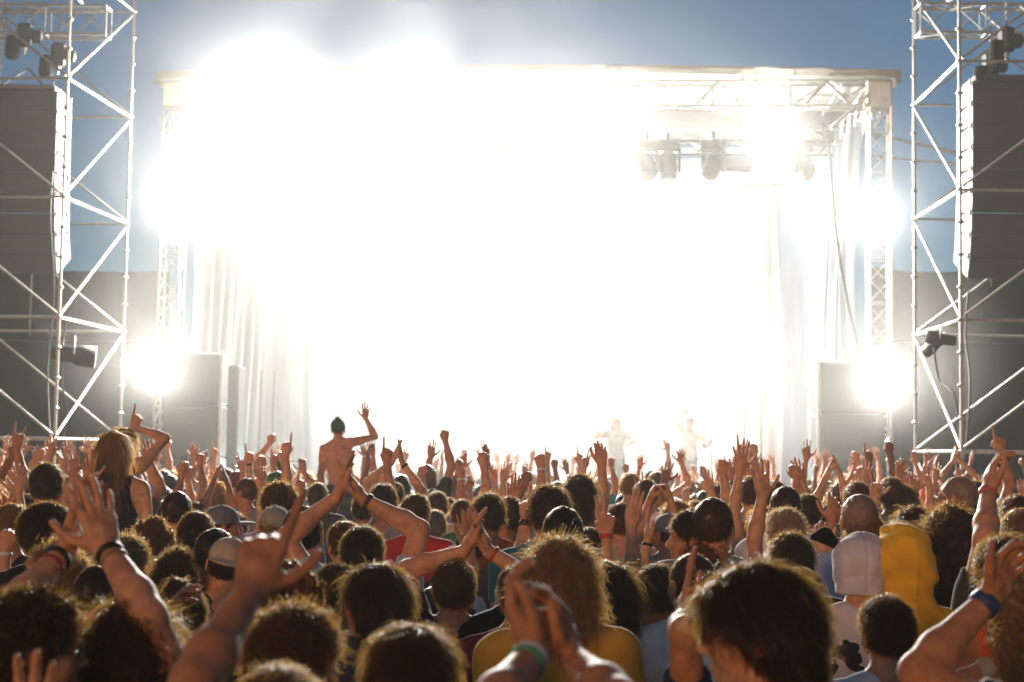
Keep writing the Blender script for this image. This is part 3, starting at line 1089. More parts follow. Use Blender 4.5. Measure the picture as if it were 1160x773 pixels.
def skeleton(sp):
    """sp: {'R': (hand target xyz, gesture, palm), 'L': ..., 'yaw', 'pitch', 'roll'}; fills joint positions in nominal metres."""
    J = {'R': None, 'L': None}
    lean = sp.get('lean', 0.0)
    for key, sg in (('R', 1), ('L', -1)):
        h = sp.get(key)
        if h is None:
            Sh = np.array((sg * .178, -.012, 1.405))
            W0 = np.array((sg * .25, .06, .86))
            E, W = solve_arm(Sh, W0, (sg * .5, -1, 0))
            d, n, g = unit(np.array((0, .12, -1))), np.array((-sg * 1.0, .1, 0)), 'relax'
        else:
            T, g, palm = h[:3]
            T = np.asarray(T, float)
            up = min(1, max(0, (T[2] - 1.35) / .5))
            Sh = np.array((sg * (.178 - .018 * up), -.012 + .01 * up, 1.405 + .065 * up))
            hd = np.asarray(h[3], float) if len(h) > 3 and h[3] is not None else None
            pole = np.array((sg * 1.0, .15, -.35)) if len(h) < 5 or h[4] is None else np.asarray(h[4], float)
            f = unit(T - Sh)
            if hd is None:
                hd = unit(f * .5 + np.array((0, .0, .6)))
            hd = unit(hd)
            E, W = solve_arm(Sh, T - hd * .075, pole)
            f2 = unit(W - E)
            d = unit(hd * .75 + f2 * (.16 if len(h) > 3 and h[3] is not None else .45))
            n = {'f': (0, 1, 0), 'b': (0, -1, 0), 'i': (-sg, 0, 0), 'o': (sg, 0, 0), 'fi': (-sg * .6, .8, 0), 'bi': (-sg * .6, -.8, 0), 'd': (0, .5, -.9)}[palm]
        J[key] = dict(S=Sh, E=E, W=W, d=d, n=np.asarray(n, float), g=g, raised=h is not None)
    J['head'] = rot_m(sp.get('yaw', 0), sp.get('pitch', 0), sp.get('roll', 0))
    return J


def torso_prims(f=0.0, fem=0.0):
    """Chest, belly, pelvis; f inflates."""
    w = 1 - .10 * fem
    return [('e', (0, -.005, 1.25), (.163 * w + f, .116 + f, .21 + f), None), ('c', (-.085 * w, -.015, 1.355), .084 + f, (.085 * w, -.015, 1.355), .084 + f),
            ('e', (0, .0, 1.05), (.140 * w + f, .102 + f, .19 + f), None), ('e', (0, -.01, .93), (.163 + f, .12 + f, .13 + f), None),
            ('e', (.072, -.05, .895), (.09 + f, .085 + f, .09 + f), None), ('e', (-.072, -.05, .895), (.09 + f, .085 + f, .09 + f), None)]


def leg_prims(f=0.0, seated=False):
    out = []
    for sg in (-1, 1):
        hip = (sg * .09, -.01, .90)
        if seated:
            kn, an, to = (sg * .13, .42, .90), (sg * .12, .46, .48), (sg * .13, .60, .43)
        else:
            kn, an, to = (sg * .10, .012, .49), (sg * .105, -.025, .09), (sg * .12, .12, .035)
        out += [('c', hip, .088 + f, kn, .058 + f), ('c', kn, .056 + f, an, .038 + f)]
        if f == 0:
            out.append(('c', (an[0], an[1] - .02, an[2] - .045), .036, to, .030))
    return out


def arm_prims(j, f=0.0, thin=0.0, upto=1.0):
    S_, E, W = j['S'], j['E'], j['W']
    k = 1 - .12 * thin
    up = [('c', S_, .060 * k + f, S_ + .38 * (E - S_) * min(1, upto * 1.4), .047 * k + f), ('c', S_ + .2 * (E - S_) * min(1, upto), .050 * k + f, S_ + (E - S_) * upto, (.050 - .011 * upto) * k + f)]
    if upto < 1:
        return up
    m = E + .28 * (W - E)
    return up + [('c', E, .039 * k, m, .0425 * k), ('c', m, .0425 * k, W, .0255 * k)]


def body_field(sp, J, h):
    pts = [np.array((-.34, -.26, 0)), np.array((.34, .24, 1.80))]
    if sp.get('seated'):
        pts.append(np.array((0, .68, .5)))
    for k in 'LR':
        for q in ('E', 'W'):
            pts.append(J[k][q])
        pts.append(J[k]['W'] + J[k]['d'] * .19)
        pts.append(J[k]['W'] + J[k]['n'] * .12)
    lo, hi = np.min(pts, 0) - .09, np.max(pts, 0) + .09
    F = Field(lo, hi, h)
    fem = sp.get('fem', 0)
    F.add(torso_prims(0, fem), .06, .05)
    tr = []
    for sg, k in ((1, 'R'), (-1, 'L')):
        S_ = J[k]['S']
        tr += [('c', (sg * .03, -.03, 1.50), .036, tuple(S_ + np.array((-sg * .02, -.01, .015))), .050)]
    F.add(tr, .04, .045)
    F.add([('c', (0, -.125, 1.05), .012, (0, -.14, 1.38), .012)], .02, .035, sub=True)       # the groove of the spine
    if fem:
        F.add([('e', (.075, .095, 1.25), (.06, .05, .06), None), ('e', (-.075, .095, 1.25), (.06, .05, .06), None)], .02, .03)
    F.add([('c', (0, -.022, 1.43), .060 - .008 * fem, (0, .0, 1.575), .054 - .008 * fem)], .02, .035)
    F.add(leg_prims(0, sp.get('seated')), .02, .03)
    for sg, k in ((1, 'R'), (-1, 'L')):
        j = J[k]
        F.add(arm_prims(j, 0, fem), .025, .03)
        hs = sp.get('hs', 1.06)
        for pr, kk, K in hand_groups(j['W'] - j['d'] * .012, j['d'], j['n'], sg, j['g'], hs):
            F.add(pr, kk, K)
    R = J['head']
    T = lambda *p: tuple(HEAD0 + R @ np.array(p))
    RT = R.T.tolist()
    F.add([('e', T(0, -.012, .030), (.073, .092, .088), RT), ('e', T(0, .028, -.035), (.056, .066, .076), RT), ('e', T(0, .070, -.090), (.022, .020, .018), RT),
           ('e', T(.038, .055, -.022), (.030, .030, .030), RT), ('e', T(-.038, .055, -.022), (.030, .030, .030), RT)], .03, .02)
    F.add([('c', T(-.03, .080, .030), .013, T(.03, .080, .030), .013)], .01, .012)
    F.add([('e', T(.031, .098, .010), (.013, .013, .011), RT), ('e', T(-.031, .098, .010), (.013, .013, .011), RT)], .004, .010, sub=True)
    F.add([('e', T(.031, .0805, .009), (.0125,) * 3, RT)], .01, .004).add([('e', T(-.031, .0805, .009), (.0125,) * 3, RT)], .01, .004)
    F.add([('c', T(0, .092, .016), .008, T(0, .110, -.020), .012), ('c', T(-.012, .100, -.024), .008, T(.012, .100, -.024), .008)], .008, .010)
    F.add([('c', T(-.018, .089, -.052), .007, T(.018, .089, -.052), .007)], .005, .006).add([('c', T(-.016, .088, -.063), .008, T(.016, .088, -.063), .008)], .005, .005)
    for sg in (1, -1):
        F.add([('e', T(sg * .079, -.010, -.002), (.009, .021, .031), RT), ('e', T(sg * .076, -.004, -.026), (.008, .012, .012), RT)], .008, .007)
    return F


def folds(R, amp, n=5, fz=(20, 45)):
    out = []
    for _ in range(n):
        a = R.uniform(-.9, .9)
        k = R.uniform(*fz)
        out.append((amp * R.uniform(.5, 1), (k * math.sin(a) * 1.2, k * R.uniform(-.4, .4), k * math.cos(a)), R.uniform(0, 6.28)))
    return out


def shirt_field(J, h, style, R, fem=0, hem=.86):
    """style: tee, tank, long, loose."""
    f = {'tee': .014, 'tank': .009, 'long': .018, 'loose': .024}[style]
    pts = [np.array((-.30, -.26, hem - .03)), np.array((.30, .26, 1.62))]
    up = {'tee': .58, 'tank': .02, 'long': 1.0, 'loose': .62}[style]
    for k in 'LR':
        pts.append(J[k]['S'] + (J[k]['E'] - J[k]['S']) * up)
        if style == 'long':
            pts.append(J[k]['W'])
    F = Field(np.min(pts, 0) - .09, np.max(pts, 0) + .09, h)
    F.add(torso_prims(f, fem), .06, .05)
    F.add([('e', (0, 0, 1.02), (.150 + f, .112 + f, .22), None)], .03, .05)
    if fem:
        F.add([('e', (.075, .095, 1.25), (.06 + f, .05 + f, .06 + f), None), ('e', (-.075, .095, 1.25), (.06 + f, .05 + f, .06 + f), None)], .02, .03)
    tr = []
    for sg, k in ((1, 'R'), (-1, 'L')):
        tr += [('c', (sg * .05, -.03, 1.475), .034 + f, tuple(J[k]['S'] + np.array((-sg * .02, -.01, .015))), .050 + f)]
    F.add(tr, .04, .045)
    if style != 'tank':
        for k in 'LR':
            F.add(arm_prims(J[k], f + .006, fem, up if up < 1 else .999), .025, .03)
            if style == 'long':
                j = J[k]
                F.add([('c', j['E'], .045 + f, j['E'] + .9 * (j['W'] - j['E']), .034 + f)], .02, .02)
    F.ripple(folds(R, .0022 if style == 'tank' else .0036))
    if style == 'tank':
        for sg in (1, -1):
            F.add([('e', (sg * .215, -.01, 1.40), (.095, .2, .16), None)], .02, .012, sub=True)
            F.add([('e', (sg * .235, -.01, 1.62), (.12, .3, .16), None)], .02, .012, sub=True)
        F.add([('e', (0, .03, 1.53), (.10, .2, .13), None)], .02, .012, sub=True)
    else:
        F.add([('c', (0, -.02, 1.46), .064, (0, .05, 1.62), .10)], .02, .006, sub=True)
    if style != 'long':
        for k in 'LR':                       # sleeve openings cut square
            j = J[k]
            a = unit(j['E'] - j['S'])
            if style != 'tank':
                c = j['S'] + (j['E'] - j['S']) * (up - .02)
                sl, X, Y, Z = F._win(c - .13, c + .13)
                pl = (X - c[0]) * a[0] + (Y - c[1]) * a[1] + (Z - c[2]) * a[2]
                rr = np.sqrt((X - c[0]) ** 2 + (Y - c[1]) ** 2 + (Z - c[2]) ** 2) - .11
                F.F[sl] = np.maximum(F.F[sl], np.minimum(pl, -rr))
    F.half((0, 0, -1), -hem)
    return F


def trousers_field(h, R, seated=False, short=False):
    F = Field((-.36, -.30, 0.0), (.36, .72 if seated else .28, 1.06), h)
    F.add(torso_prims(.010)[3:] + leg_prims(.016, seated), .05, .03)
    F.ripple(folds(R, .003))
    F.half((0, 0, 1), .985)
    F.half((0, 0, -1), -.46 if short else -.07)
    return F


# ------------------------------------------------------------------ hair and headwear (in the head's own frame)
HP = (.683, -.730)
def hair_cut(F, dy=0.0, dz=0.0, soft=1.0):
    """Removes the face side: the plane from the forehead's hairline through the ears to the nape."""
    return F.half((0, HP[0], HP[1]), HP[0] * (.083 + dy) + HP[1] * (.058 + dz))


def hair_mesh(kind, R, h, nst=900, sw=.0016):
    """Scalp volume with lumps plus fine strands as slim ribbons, one mesh."""
    F = Field((-.25, -.30, -.50), (.25, .22, .24), h)
    sk = lambda f, c=(0, -.012, .030): ('e', c, (.073 + f, .092 + f, .088 + f), None)
    def lumps(a, w, n=7):
        t = []
        for _ in range(n):
            v = unit([R.gauss(0, 1) for _ in range(3)]) * (6.283 / w) * R.uniform(.7, 1.4)
            t.append((a * R.uniform(.5, 1), v, R.uniform(0, 6.28)))
        F.ripple(t)
    flow, Ls, jit, curl = (0, -.2, -.6), .022, .5, 0.0
    if kind == 'crop':
        F.add([sk(.007)]); lumps(.001, .03); hair_cut(F); Ls, jit = .013, .6
    elif kind == 'short':
        F.add([sk(.008), ('e', (0, .02, .058), (.064, .070, .062), None)], .03); lumps(.0010, .03); hair_cut(F); Ls, jit = .028, .62
    elif kind == 'tousled':
        F.add([sk(.011), ('e', (0, .01, .062), (.069, .077, .064), None)], .03); lumps(.0018, .04); hair_cut(F, .008, .004); Ls, jit = .038, .85
    elif kind == 'curly':
        F.add([sk(.014), ('e', (0, -.005, .060), (.077, .085, .066), None)], .03); lumps(.0030, .030, 10); hair_cut(F, .010, .0); Ls, jit, curl = .036, 1.0, .008
    elif kind == 'mop':
        F.add([sk(.016), ('e', (0, .015, .055), (.080, .090, .070), None), ('c', (0, -.04, .0), .082, (0, -.048, -.06), .072)], .03); lumps(.0012, .05, 8)
        F.half((0, HP[0], HP[1]), HP[0] * .094 + HP[1] * .036); Ls, jit = .055, .26
    elif kind == 'bob':
        F.add([sk(.018), ('c', (0, -.025, .0), .089, (0, -.035, -.10), .086)], .03); lumps(.0012, .05, 8)
        F.half((0, .93, -.36), .93 * .045 - .36 * -.02); Ls, jit = .07, .3
    elif kind == 'shag':
        F.add([sk(.018), ('c', (0, -.02, .02), .090, (0, -.03, -.10), .102), ('c', (.055, -.02, -.02), .055, (.075, -.03, -.15), .038), ('c', (-.055, -.02, -.02), .055, (-.075, -.03, -.15), .038)], .03); lumps(.003, .045, 9)
        F.half((0, .93, -.36), .93 * .055 - .36 * -.02); Ls, jit, curl = .070, .5, .007
    elif kind == 'long':
        F.add([sk(.022), ('c', (0, -.035, .0), .092, (0, -.085, -.20), .075), ('e', (0, -.10, -.30), (.095, .04, .12), None),
               ('c', (.065, -.02, -.03), .045, (.085, -.06, -.20), .03), ('c', (-.065, -.02, -.03), .045, (-.085, -.06, -.20), .03)], .035)
        F.ripple([(.0035, (R.uniform(90, 180), R.uniform(-40, 40), R.uniform(-14, 14)), R.uniform(0, 6)) for _ in range(6)])
        F.half((0, .93, -.36), .93 * .05 - .36 * -.02); Ls, jit, flow = .10, .22, (0, -.05, -1)
    elif kind == 'longcurl':
        F.add([sk(.022), ('c', (0, -.025, .02), .098, (0, -.05, -.15), .118), ('e', (0, -.075, -.28), (.125, .07, .11), None)], .04); lumps(.0045, .045, 10)
        F.half((0, .93, -.36), .93 * .05 - .36 * -.02); Ls, jit, curl = .05, .8, .012
    elif kind == 'bun':
        F.add([sk(.013)]); F.add([('e', (0, -.075, .115), (.046, .044, .04), None)], .02, .012); lumps(.003, .03, 8); hair_cut(F); Ls, jit = .028, .6
    elif kind == 'updo':
        F.add([sk(.014)]); F.add([('e', (.015, -.05, .12), (.055, .055, .05), None), ('e', (-.02, -.08, .10), (.04, .04, .04), None)], .02, .015); lumps(.006, .035, 8); hair_cut(F); Ls, jit, curl = .04, 1.0, .012
    elif kind == 'dreads':
        F.add([sk(.020)]); lumps(.004, .03); hair_cut(F)
        for _ in range(46):
            a, e = R.uniform(-2.5, 2.5), R.uniform(.0, .9)
            p = np.array((.085 * math.sin(a) * math.cos(e), -.012 - .10 * math.cos(a) * math.cos(e), .035 + .085 * math.sin(e)))
            if p[1] > .05:
                continue
            q = p + np.array((p[0] * .55, -.03 + R.uniform(-.02, .02), .01))
            r_ = q + np.array((R.uniform(-.02, .02), R.uniform(-.02, .01), -R.uniform(.08, .22)))
            F.add([('c', p, .010, q, .010), ('c', q, .010, r_, .008)], .006, .004)
        Ls, jit = .02, .8
    V, Q = F.mesh(1)
    # strands
    if nst:
        nr = np.zeros_like(V)
        fn = np.cross(V[Q[:, 2]] - V[Q[:, 0]], V[Q[:, 3]] - V[Q[:, 1]])
        for k in range(4):
            np.add.at(nr, Q[:, k], fn)
        nr /= np.linalg.norm(nr, axis=1)[:, None] + 1e-9
        rs = np.random.RandomState(R.randrange(1 << 30))
        ok = np.nonzero(~((V[:, 1] > .03) & (V[:, 2] < .03)))[0]
        c = rs.choice(ok, nst)
        p, n_ = V[c] - nr[c] * .004, nr[c]
        fl = np.array(flow) + rs.normal(0, jit * .5, (nst, 3))
        fl -= n_ * np.sum(fl * n_, 1)[:, None]
        fl /= np.linalg.norm(fl, axis=1)[:, None] + 1e-9
        L = Ls * rs.uniform(.5, 1.5, nst)[:, None]
        side = np.cross(n_, fl) + rs.normal(0, .5, (nst, 3))
        side /= np.linalg.norm(side, axis=1)[:, None] + 1e-9
        k_ = 5
        ring = []
        ph = rs.uniform(0, 6.28, nst)[:, None]
        for i in range(k_):
            t = i / (k_ - 1)
            c_ = p + n_ * L * (.80 * t - .30 * t * t) * (.42 + jit * .42) * rs.uniform(.3, 1.4, nst)[:, None] + fl * L * (t ** 1.3) + np.array((0, 0, -1)) * L * .12 * t * t
            if curl:
                c_ = c_ + curl * t * (np.cos(ph + t * 9) * side + np.sin(ph + t * 9) * n_)
            w = sw * (1 - .75 * t)
            ring.append(c_ - side * w)
            ring.append(c_ + side * w)
        SV = np.stack(ring, 1).reshape(-1, 3)
        b = len(V) + np.arange(nst)[:, None] * (2 * k_)
        SQ = np.concatenate([np.concatenate([b + 2 * i, b + 2 * i + 1, b + 2 * i + 3, b + 2 * i + 2], 1) for i in range(k_ - 1)])
        V, Q = np.concatenate([V, SV]), np.concatenate([Q, SQ])
    return V, Q


def hat_mesh(kind, R, h=.005):
    F = Field((-.20, -.28, -.22), (.20, .26, .24), h)
    if kind == 'beanie':
        F.add([('e', (0, -.014, .045), (.090, .110, .100), None)]); F.ripple([(.0015, (300, 0, 0), 0), (.002, (20, 10, 60), 1)])
        F.add([('e', (0, -.02, .145), (.03, .03, .02), None)], .01, .02)
        F.half((0, .25, -.97), .25 * .08 - .97 * .02)
    elif kind in ('cap', 'backcap'):
        F.add([('e', (0, -.012, .045), (.086, .104, .088), None)]); F.ripple([(.001, (40, 30, 20), 0)])
        F.half((0, .1, -.995), -.025)
        sg = 1 if kind == 'cap' else -1
        F.add([('e', (0, sg * .125 - .01, .030), (.075, .075, .011), None)], .01, .008)
        F.add([('e', (0, -.012, .134), (.009, .009, .006), None)], .01, .004)
    elif kind == 'cow':
        F.add([('e', (0, -.014, .05), (.090, .108, .098), None), ('c', (0, -.014, .04), .092, (0, -.02, -.06), .096)], .04); F.ripple([(.0026, (35, 25, 18), .4), (.0016, (20, 60, 70), 1.4), (.0014, (90, 20, -50), 0)]); F.seam((1, 0, 0), .004, .004, .005); F.seam((0, .3, 1), -.035, .003, .006)
        F.half((0, .45, -.89), .45 * .075 - .89 * -.02)
        F.half((0, 0, -1), .070)
    elif kind == 'cowear':
        for sg in (1,):
            F.add([('c', (sg * .085, -.01, .10), .016, (sg * .130, -.015, .135), .030), ('c', (sg * .130, -.015, .135), .030, (sg * .172, -.02, .130), .012)], .01)
    elif kind == 'bandana':
        F.add([('e', (0, -.012, .036), (.092, .111, .106), None)]); F.ripple([(.0012, (60, 20, 80), 0)])
        hair_cut(F, 0, .03)
    elif kind == 'bucket':
        F.add([('e', (0, -.012, .05), (.090, .108, .088), None)])
        F.half((0, .1, -.995), -.03)
        F.add([('e', (0, -.012, .028), (.135, .152, .012), None)], .01, .02)
    return F.mesh(1)
# ------------------------------------------------------------------ materials of people (colour comes from each object's own colour)
def tinted(name, rough, var, scale, bump=0.0, bscale=200.0, spec=.4, sss=0.0, trans=0.0, sheen=0.0):
    m, nt, N, L, b = new_mat(name)
    oi = N.new("ShaderNodeObjectInfo")
    tc = N.new("ShaderNodeTexCoord")
    nz = N.new("ShaderNodeTexNoise"); nz.inputs["Scale"].default_value = scale; nz.inputs["Detail"].default_value = 5
    L.new(tc.outputs["Object"], nz.inputs["Vector"])
    mr = N.new("ShaderNodeMapRange")
    mr.inputs[1].default_value, mr.inputs[2].default_value, mr.inputs[3].default_value, mr.inputs[4].default_value = .3, .7, 1 - var, 1 + var
    L.new(nz.outputs[0], mr.inputs[0])
    vm = N.new("ShaderNodeVectorMath"); vm.operation = 'SCALE'
    L.new(oi.outputs["Color"], vm.inputs[0]); L.new(mr.outputs[0], vm.inputs["Scale"])
    L.new(vm.outputs[0], b.inputs["Base Color"])
    b.inputs["Roughness"].default_value = rough
    b.inputs["Specular IOR Level"].default_value = spec
    if sss:
        b.inputs["Subsurface Weight"].default_value = sss
        b.inputs["Subsurface Radius"].default_value = (1.0, .30, .14)
        b.inputs["Subsurface Scale"].default_value = .012
    if sheen:
        b.inputs["Sheen Weight"].default_value = sheen
        b.inputs["Sheen Roughness"].default_value = .3
        b.inputs["Sheen Tint"].default_value = (1, .72, .38, 1) if trans else (1, 1, 1, 1)
    if bump:
        n2 = N.new("ShaderNodeTexNoise"); n2.inputs["Scale"].default_value = bscale; n2.inputs["Detail"].default_value = 3
        L.new(tc.outputs["Object"], n2.inputs["Vector"])
        bp = N.new("ShaderNodeBump"); bp.inputs["Strength"].default_value = bump; bp.inputs["Distance"].default_value = .004
        L.new(n2.outputs[0], bp.inputs["Height"]); L.new(bp.outputs[0], b.inputs["Normal"])
    if trans:
        tr = N.new("ShaderNodeBsdfTranslucent")
        sc_ = N.new("ShaderNodeVectorMath"); sc_.operation = 'MULTIPLY_ADD'
        sc_.inputs[1].default_value = (1.4, 1.2, 1.0); sc_.inputs[2].default_value = (.66, .38, .09)
        L.new(vm.outputs[0], sc_.inputs[0]); L.new(sc_.outputs[0], tr.inputs[0])
        mx = N.new("ShaderNodeMixShader"); mx.inputs[0].default_value = trans
        L.new(b.outputs[0], mx.inputs[1]); L.new(tr.outputs[0], mx.inputs[2]); L.new(mx.outputs[0], N["Material Output"].inputs[0])
    return m

M_SKIN = tinted("skin", .56, .24, 22, .45, 130, .3, SKIN_SSS)
M_HAIR = tinted("hair", .36, .22, 45, 0, 1, .45, 0, .55, .12)
M_CLOTH = tinted("woven_clothing", .88, .16, 9, .5, 60, .15, 0, 0, .25)
M_BAND = tinted("wristband", .5, .1, 30)
M_METAL = surf("polished_metal", (.7, .68, .62), .2, 1.0)
M_GLASSFRAME = surf("spectacle_frame", (.02, .02, .02), .3)
M_SPECLENS = surf("spectacle_lens", (.75, .78, .8), .08, .3, .05)

cm, cnt_, CN, CL, cb = new_mat("cow_print_cloth")
tc = CN.new("ShaderNodeTexCoord")
nz = CN.new("ShaderNodeTexNoise"); nz.inputs["Scale"].default_value = 16; nz.inputs["Detail"].default_value = 2.5
CL.new(tc.outputs["Object"], nz.inputs["Vector"])
sepv = CN.new("ShaderNodeVectorMath"); sepv.operation = 'MULTIPLY'; sepv.inputs[1].default_value = (1, 0, 1)
CL.new(tc.outputs["Object"], sepv.inputs[0])
low = None
for px_, pz_ in ((-.075, 1.33), (.045, 1.21), (-.165, 1.22), (-.03, 1.06), (.13, 1.36), (-.12, 1.00), (.15, 1.08), (.02, .93), (.21, 1.40), (-.22, 1.41)):
    dd = CN.new("ShaderNodeVectorMath"); dd.operation = 'DISTANCE'; dd.inputs[1].default_value = (px_, 0, pz_)
    CL.new(sepv.outputs[0], dd.inputs[0])
    if low is None:
        low = dd.outputs["Value"]
    else:
        mn = CN.new("ShaderNodeMath"); mn.operation = 'MINIMUM'
        CL.new(low, mn.inputs[0]); CL.new(dd.outputs["Value"], mn.inputs[1]); low = mn.outputs[0]
wob = CN.new("ShaderNodeMath"); wob.operation = 'MULTIPLY_ADD'; wob.inputs[1].default_value = .16
CL.new(nz.outputs[0], wob.inputs[0]); CL.new(low, wob.inputs[2])
cr = CN.new("ShaderNodeValToRGB"); cr.color_ramp.interpolation = 'CONSTANT'
cr.color_ramp.elements[0].color, cr.color_ramp.elements[1].color = (.018, .016, .016, 1), (.66, .60, .60, 1)
cr.color_ramp.elements[1].position = .128
CL.new(wob.outputs[0], cr.inputs[0]); CL.new(cr.outputs[0], cb.inputs["Base Color"])
cb.inputs["Roughness"].default_value = .9
cb.inputs["Sheen Weight"].default_value = .3
M_COW = cm

SKINS = {'light': (.54, .27, .145), 'tan': (.44, .20, .095), 'brown': (.24, .105, .05)}
HAIRC = {'black': (.007, .006, .0055), 'dark brown': (.013, .008, .005), 'brown': (.055, .029, .015), 'blond': (.20, .155, .085), 'ginger': (.14, .058, .025), 'grey': (.26, .25, .23)}
CLOTHC = {'black': (.014, .014, .015), 'charcoal': (.05, .05, .052), 'navy': (.018, .028, .07), 'grey': (.22, .22, .22), 'white': (.72, .70, .68), 'mustard': (.50, .29, .035),
          'orange': (.62, .12, .025), 'red': (.38, .025, .025), 'teal': (.05, .19, .19), 'pale blue': (.34, .45, .60), 'lilac': (.36, .29, .44), 'beige': (.46, .37, .26),
          'green': (.05, .13, .05), 'brown': (.12, .07, .04), 'yellow': (.75, .42, .03)}
HAIRKIND = {'crop': 'cropped', 'short': 'short', 'tousled': 'tousled', 'curly': 'curly', 'mop': 'mop of', 'bob': 'chin length', 'shag': 'shaggy', 'long': 'long', 'longcurl': 'big curly',
            'bun': 'tied up', 'updo': 'piled up', 'dreads': 'dreadlocked'}
SHIRTW = {'tee': 't-shirt', 'tank': 'vest top', 'long': 'long sleeves', 'loose': 'loose t-shirt', None: 'bare back'}
GESTW = {'open': 'spread hand up', 'relax': 'loose hand up', 'fist': 'raised fist', 'point': 'finger pointing up', 'peace': 'peace sign up', 'horns': 'rock sign up', 'shaka': 'thumb and little finger out',
         'lhorn': 'thumb and finger out', 'claw': 'clawed hand up', 'clap': 'clapping hand', 'cup': 'cupped hand up', 'flat': 'flat hand up'}

PR = random.Random(7)
HEADM = Matrix.Translation(HEAD0.tolist())
HAIR_CACHE, HAT_CACHE, MISC = {}, {}, {}


def hair_me(kind, fine, alt=0):
    k = (kind, fine, alt)
    if k not in HAIR_CACHE:
        R = random.Random(hash_s(kind) + alt * 31)
        V, Q = hair_mesh(kind, R, .0045 if fine == 2 else .006 if fine else .008, (8000, 2600, 900)[2 - fine], (.0014, .0020, .0030)[2 - fine])
        HAIR_CACHE[k] = mesh_np("hair_" + kind, V, Q, M_HAIR, True)
    return HAIR_CACHE[k]


def hash_s(s):
    return sum((i + 3) * ord(c) * 131 for i, c in enumerate(s)) % 100003


def hat_me(kind):
    if kind not in HAT_CACHE:
        V, Q = hat_mesh(kind, random.Random(hash_s(kind)))
        HAT_CACHE[kind] = mesh_np("hat_" + kind, V, Q, M_CLOTH, True)
    return HAT_CACHE[kind]


def hood_mesh(J, R, h):
    """A pulled-up hood flowing into the shoulders (body frame)."""
    F = Field((-.26, -.26, 1.30), (.26, .22, 1.86), h)
    c = HEAD0
    F.add([('e', tuple(c + (0, -.022, .045)), (.108, .125, .112), None), ('c', tuple(c + (0, -.03, -.02)), .105, (0, -.03, 1.50), .088), ('e', (0, -.02, 1.44), (.17, .10, .07), None)], .05)
    F.add([('c', tuple(c + (-.06, .01, .135)), .014, tuple(c + (.06, .01, .135)), .014)], .02, .03)
    F.add([('e', tuple(c + (0, .11, -.01)), (.072, .09, .10), None)], .02, .02, sub=True)
    F.ripple(folds(R, .0042, 6, (22, 50)) + folds(R, .0022, 5, (60, 110)))
    F.seam((1, 0, 0), .006, -.003, .006)
    F.half((0, 0, -1), -1.40)
    return F.mesh(1)


def trousers_me(seated):
    k = ('trousers', seated)
    if k not in MISC:
        V, Q = trousers_field(.013, random.Random(5), seated).mesh(1)
        MISC[k] = mesh_np("trousers", V, Q, M_CLOTH, True)
    return MISC[k]


def band_me(w):
    k = ('band', w)
    if k not in MISC:
        m = MB(); m.lathe([(.031, -w), (.0345, -w * .8), (.0352, 0), (.0345, w * .8), (.031, w)], n=18)
        MISC[k] = mesh_np("wristband", m.v, m.f, M_BAND, True)
    return MISC[k]


def glasses(parent, M):
    m = MB()
    for sx in (-1, 1):
        ring = [Vector((sx * .033 + .021 * math.cos(a), .104, .008 + .017 * math.sin(a))) for a in np.linspace(0, 6.283, 17)]
        m.path(ring, .0022, 6)
        m.path([(sx * .056, .100, .012), (sx * .078, .07, .012), (sx * .083, -.01, .008), (sx * .080, -.03, -.01)], .0022, 6)
    m.path([(-.012, .106, .012), (0, .110, .014), (.012, .106, .012)], .0022, 6)
    o = m.build("glasses", M_GLASSFRAME, parent, True)
    o.matrix_local = M
    for sx in (-1, 1):
        m = MB(); m.lathe([(.0195, -.001), (.0195, .001)], (sx * .033, .104, .008), (0, 1, 0), 16)
        m.build("lens", M_SPECLENS, o)
    return o


def child(name, me, parent, col=None, M=None, mat=None):
    o = link(name, me, parent)
    if M is not None:
        o.matrix_local = M
    if col is not None:
        o.color = (*col, 1)
    if mat is not None:
        o.material_slots[0].link = 'OBJECT'
        o.material_slots[0].material = mat
    return o


BODY_CACHE = {}


def body_set(key, sp, h, style, hem=.86):
    """Meshes of a pose: body and the shirts cut for it."""
    if key is None or key not in BODY_CACHE:
        J = skeleton(sp)
        V, Q = body_field(sp, J, h).mesh(1)
        e = {'J': J, 'sp': sp, 'body': mesh_np("person_body", V, Q, M_SKIN, True), 'h': h}
        if key is None:
            e['key'] = None
        else:
            BODY_CACHE[key] = e
    else:
        e = BODY_CACHE[key]
    if style and style not in e:
        V, Q = shirt_field(e['J'], max(h * 1.3, .007), style, random.Random(hash_s(str(key) + style)), sp.get('fem', 0), hem).mesh(1)
        e[style] = mesh_np("shirt", V, Q, M_CLOTH, True)
    return e


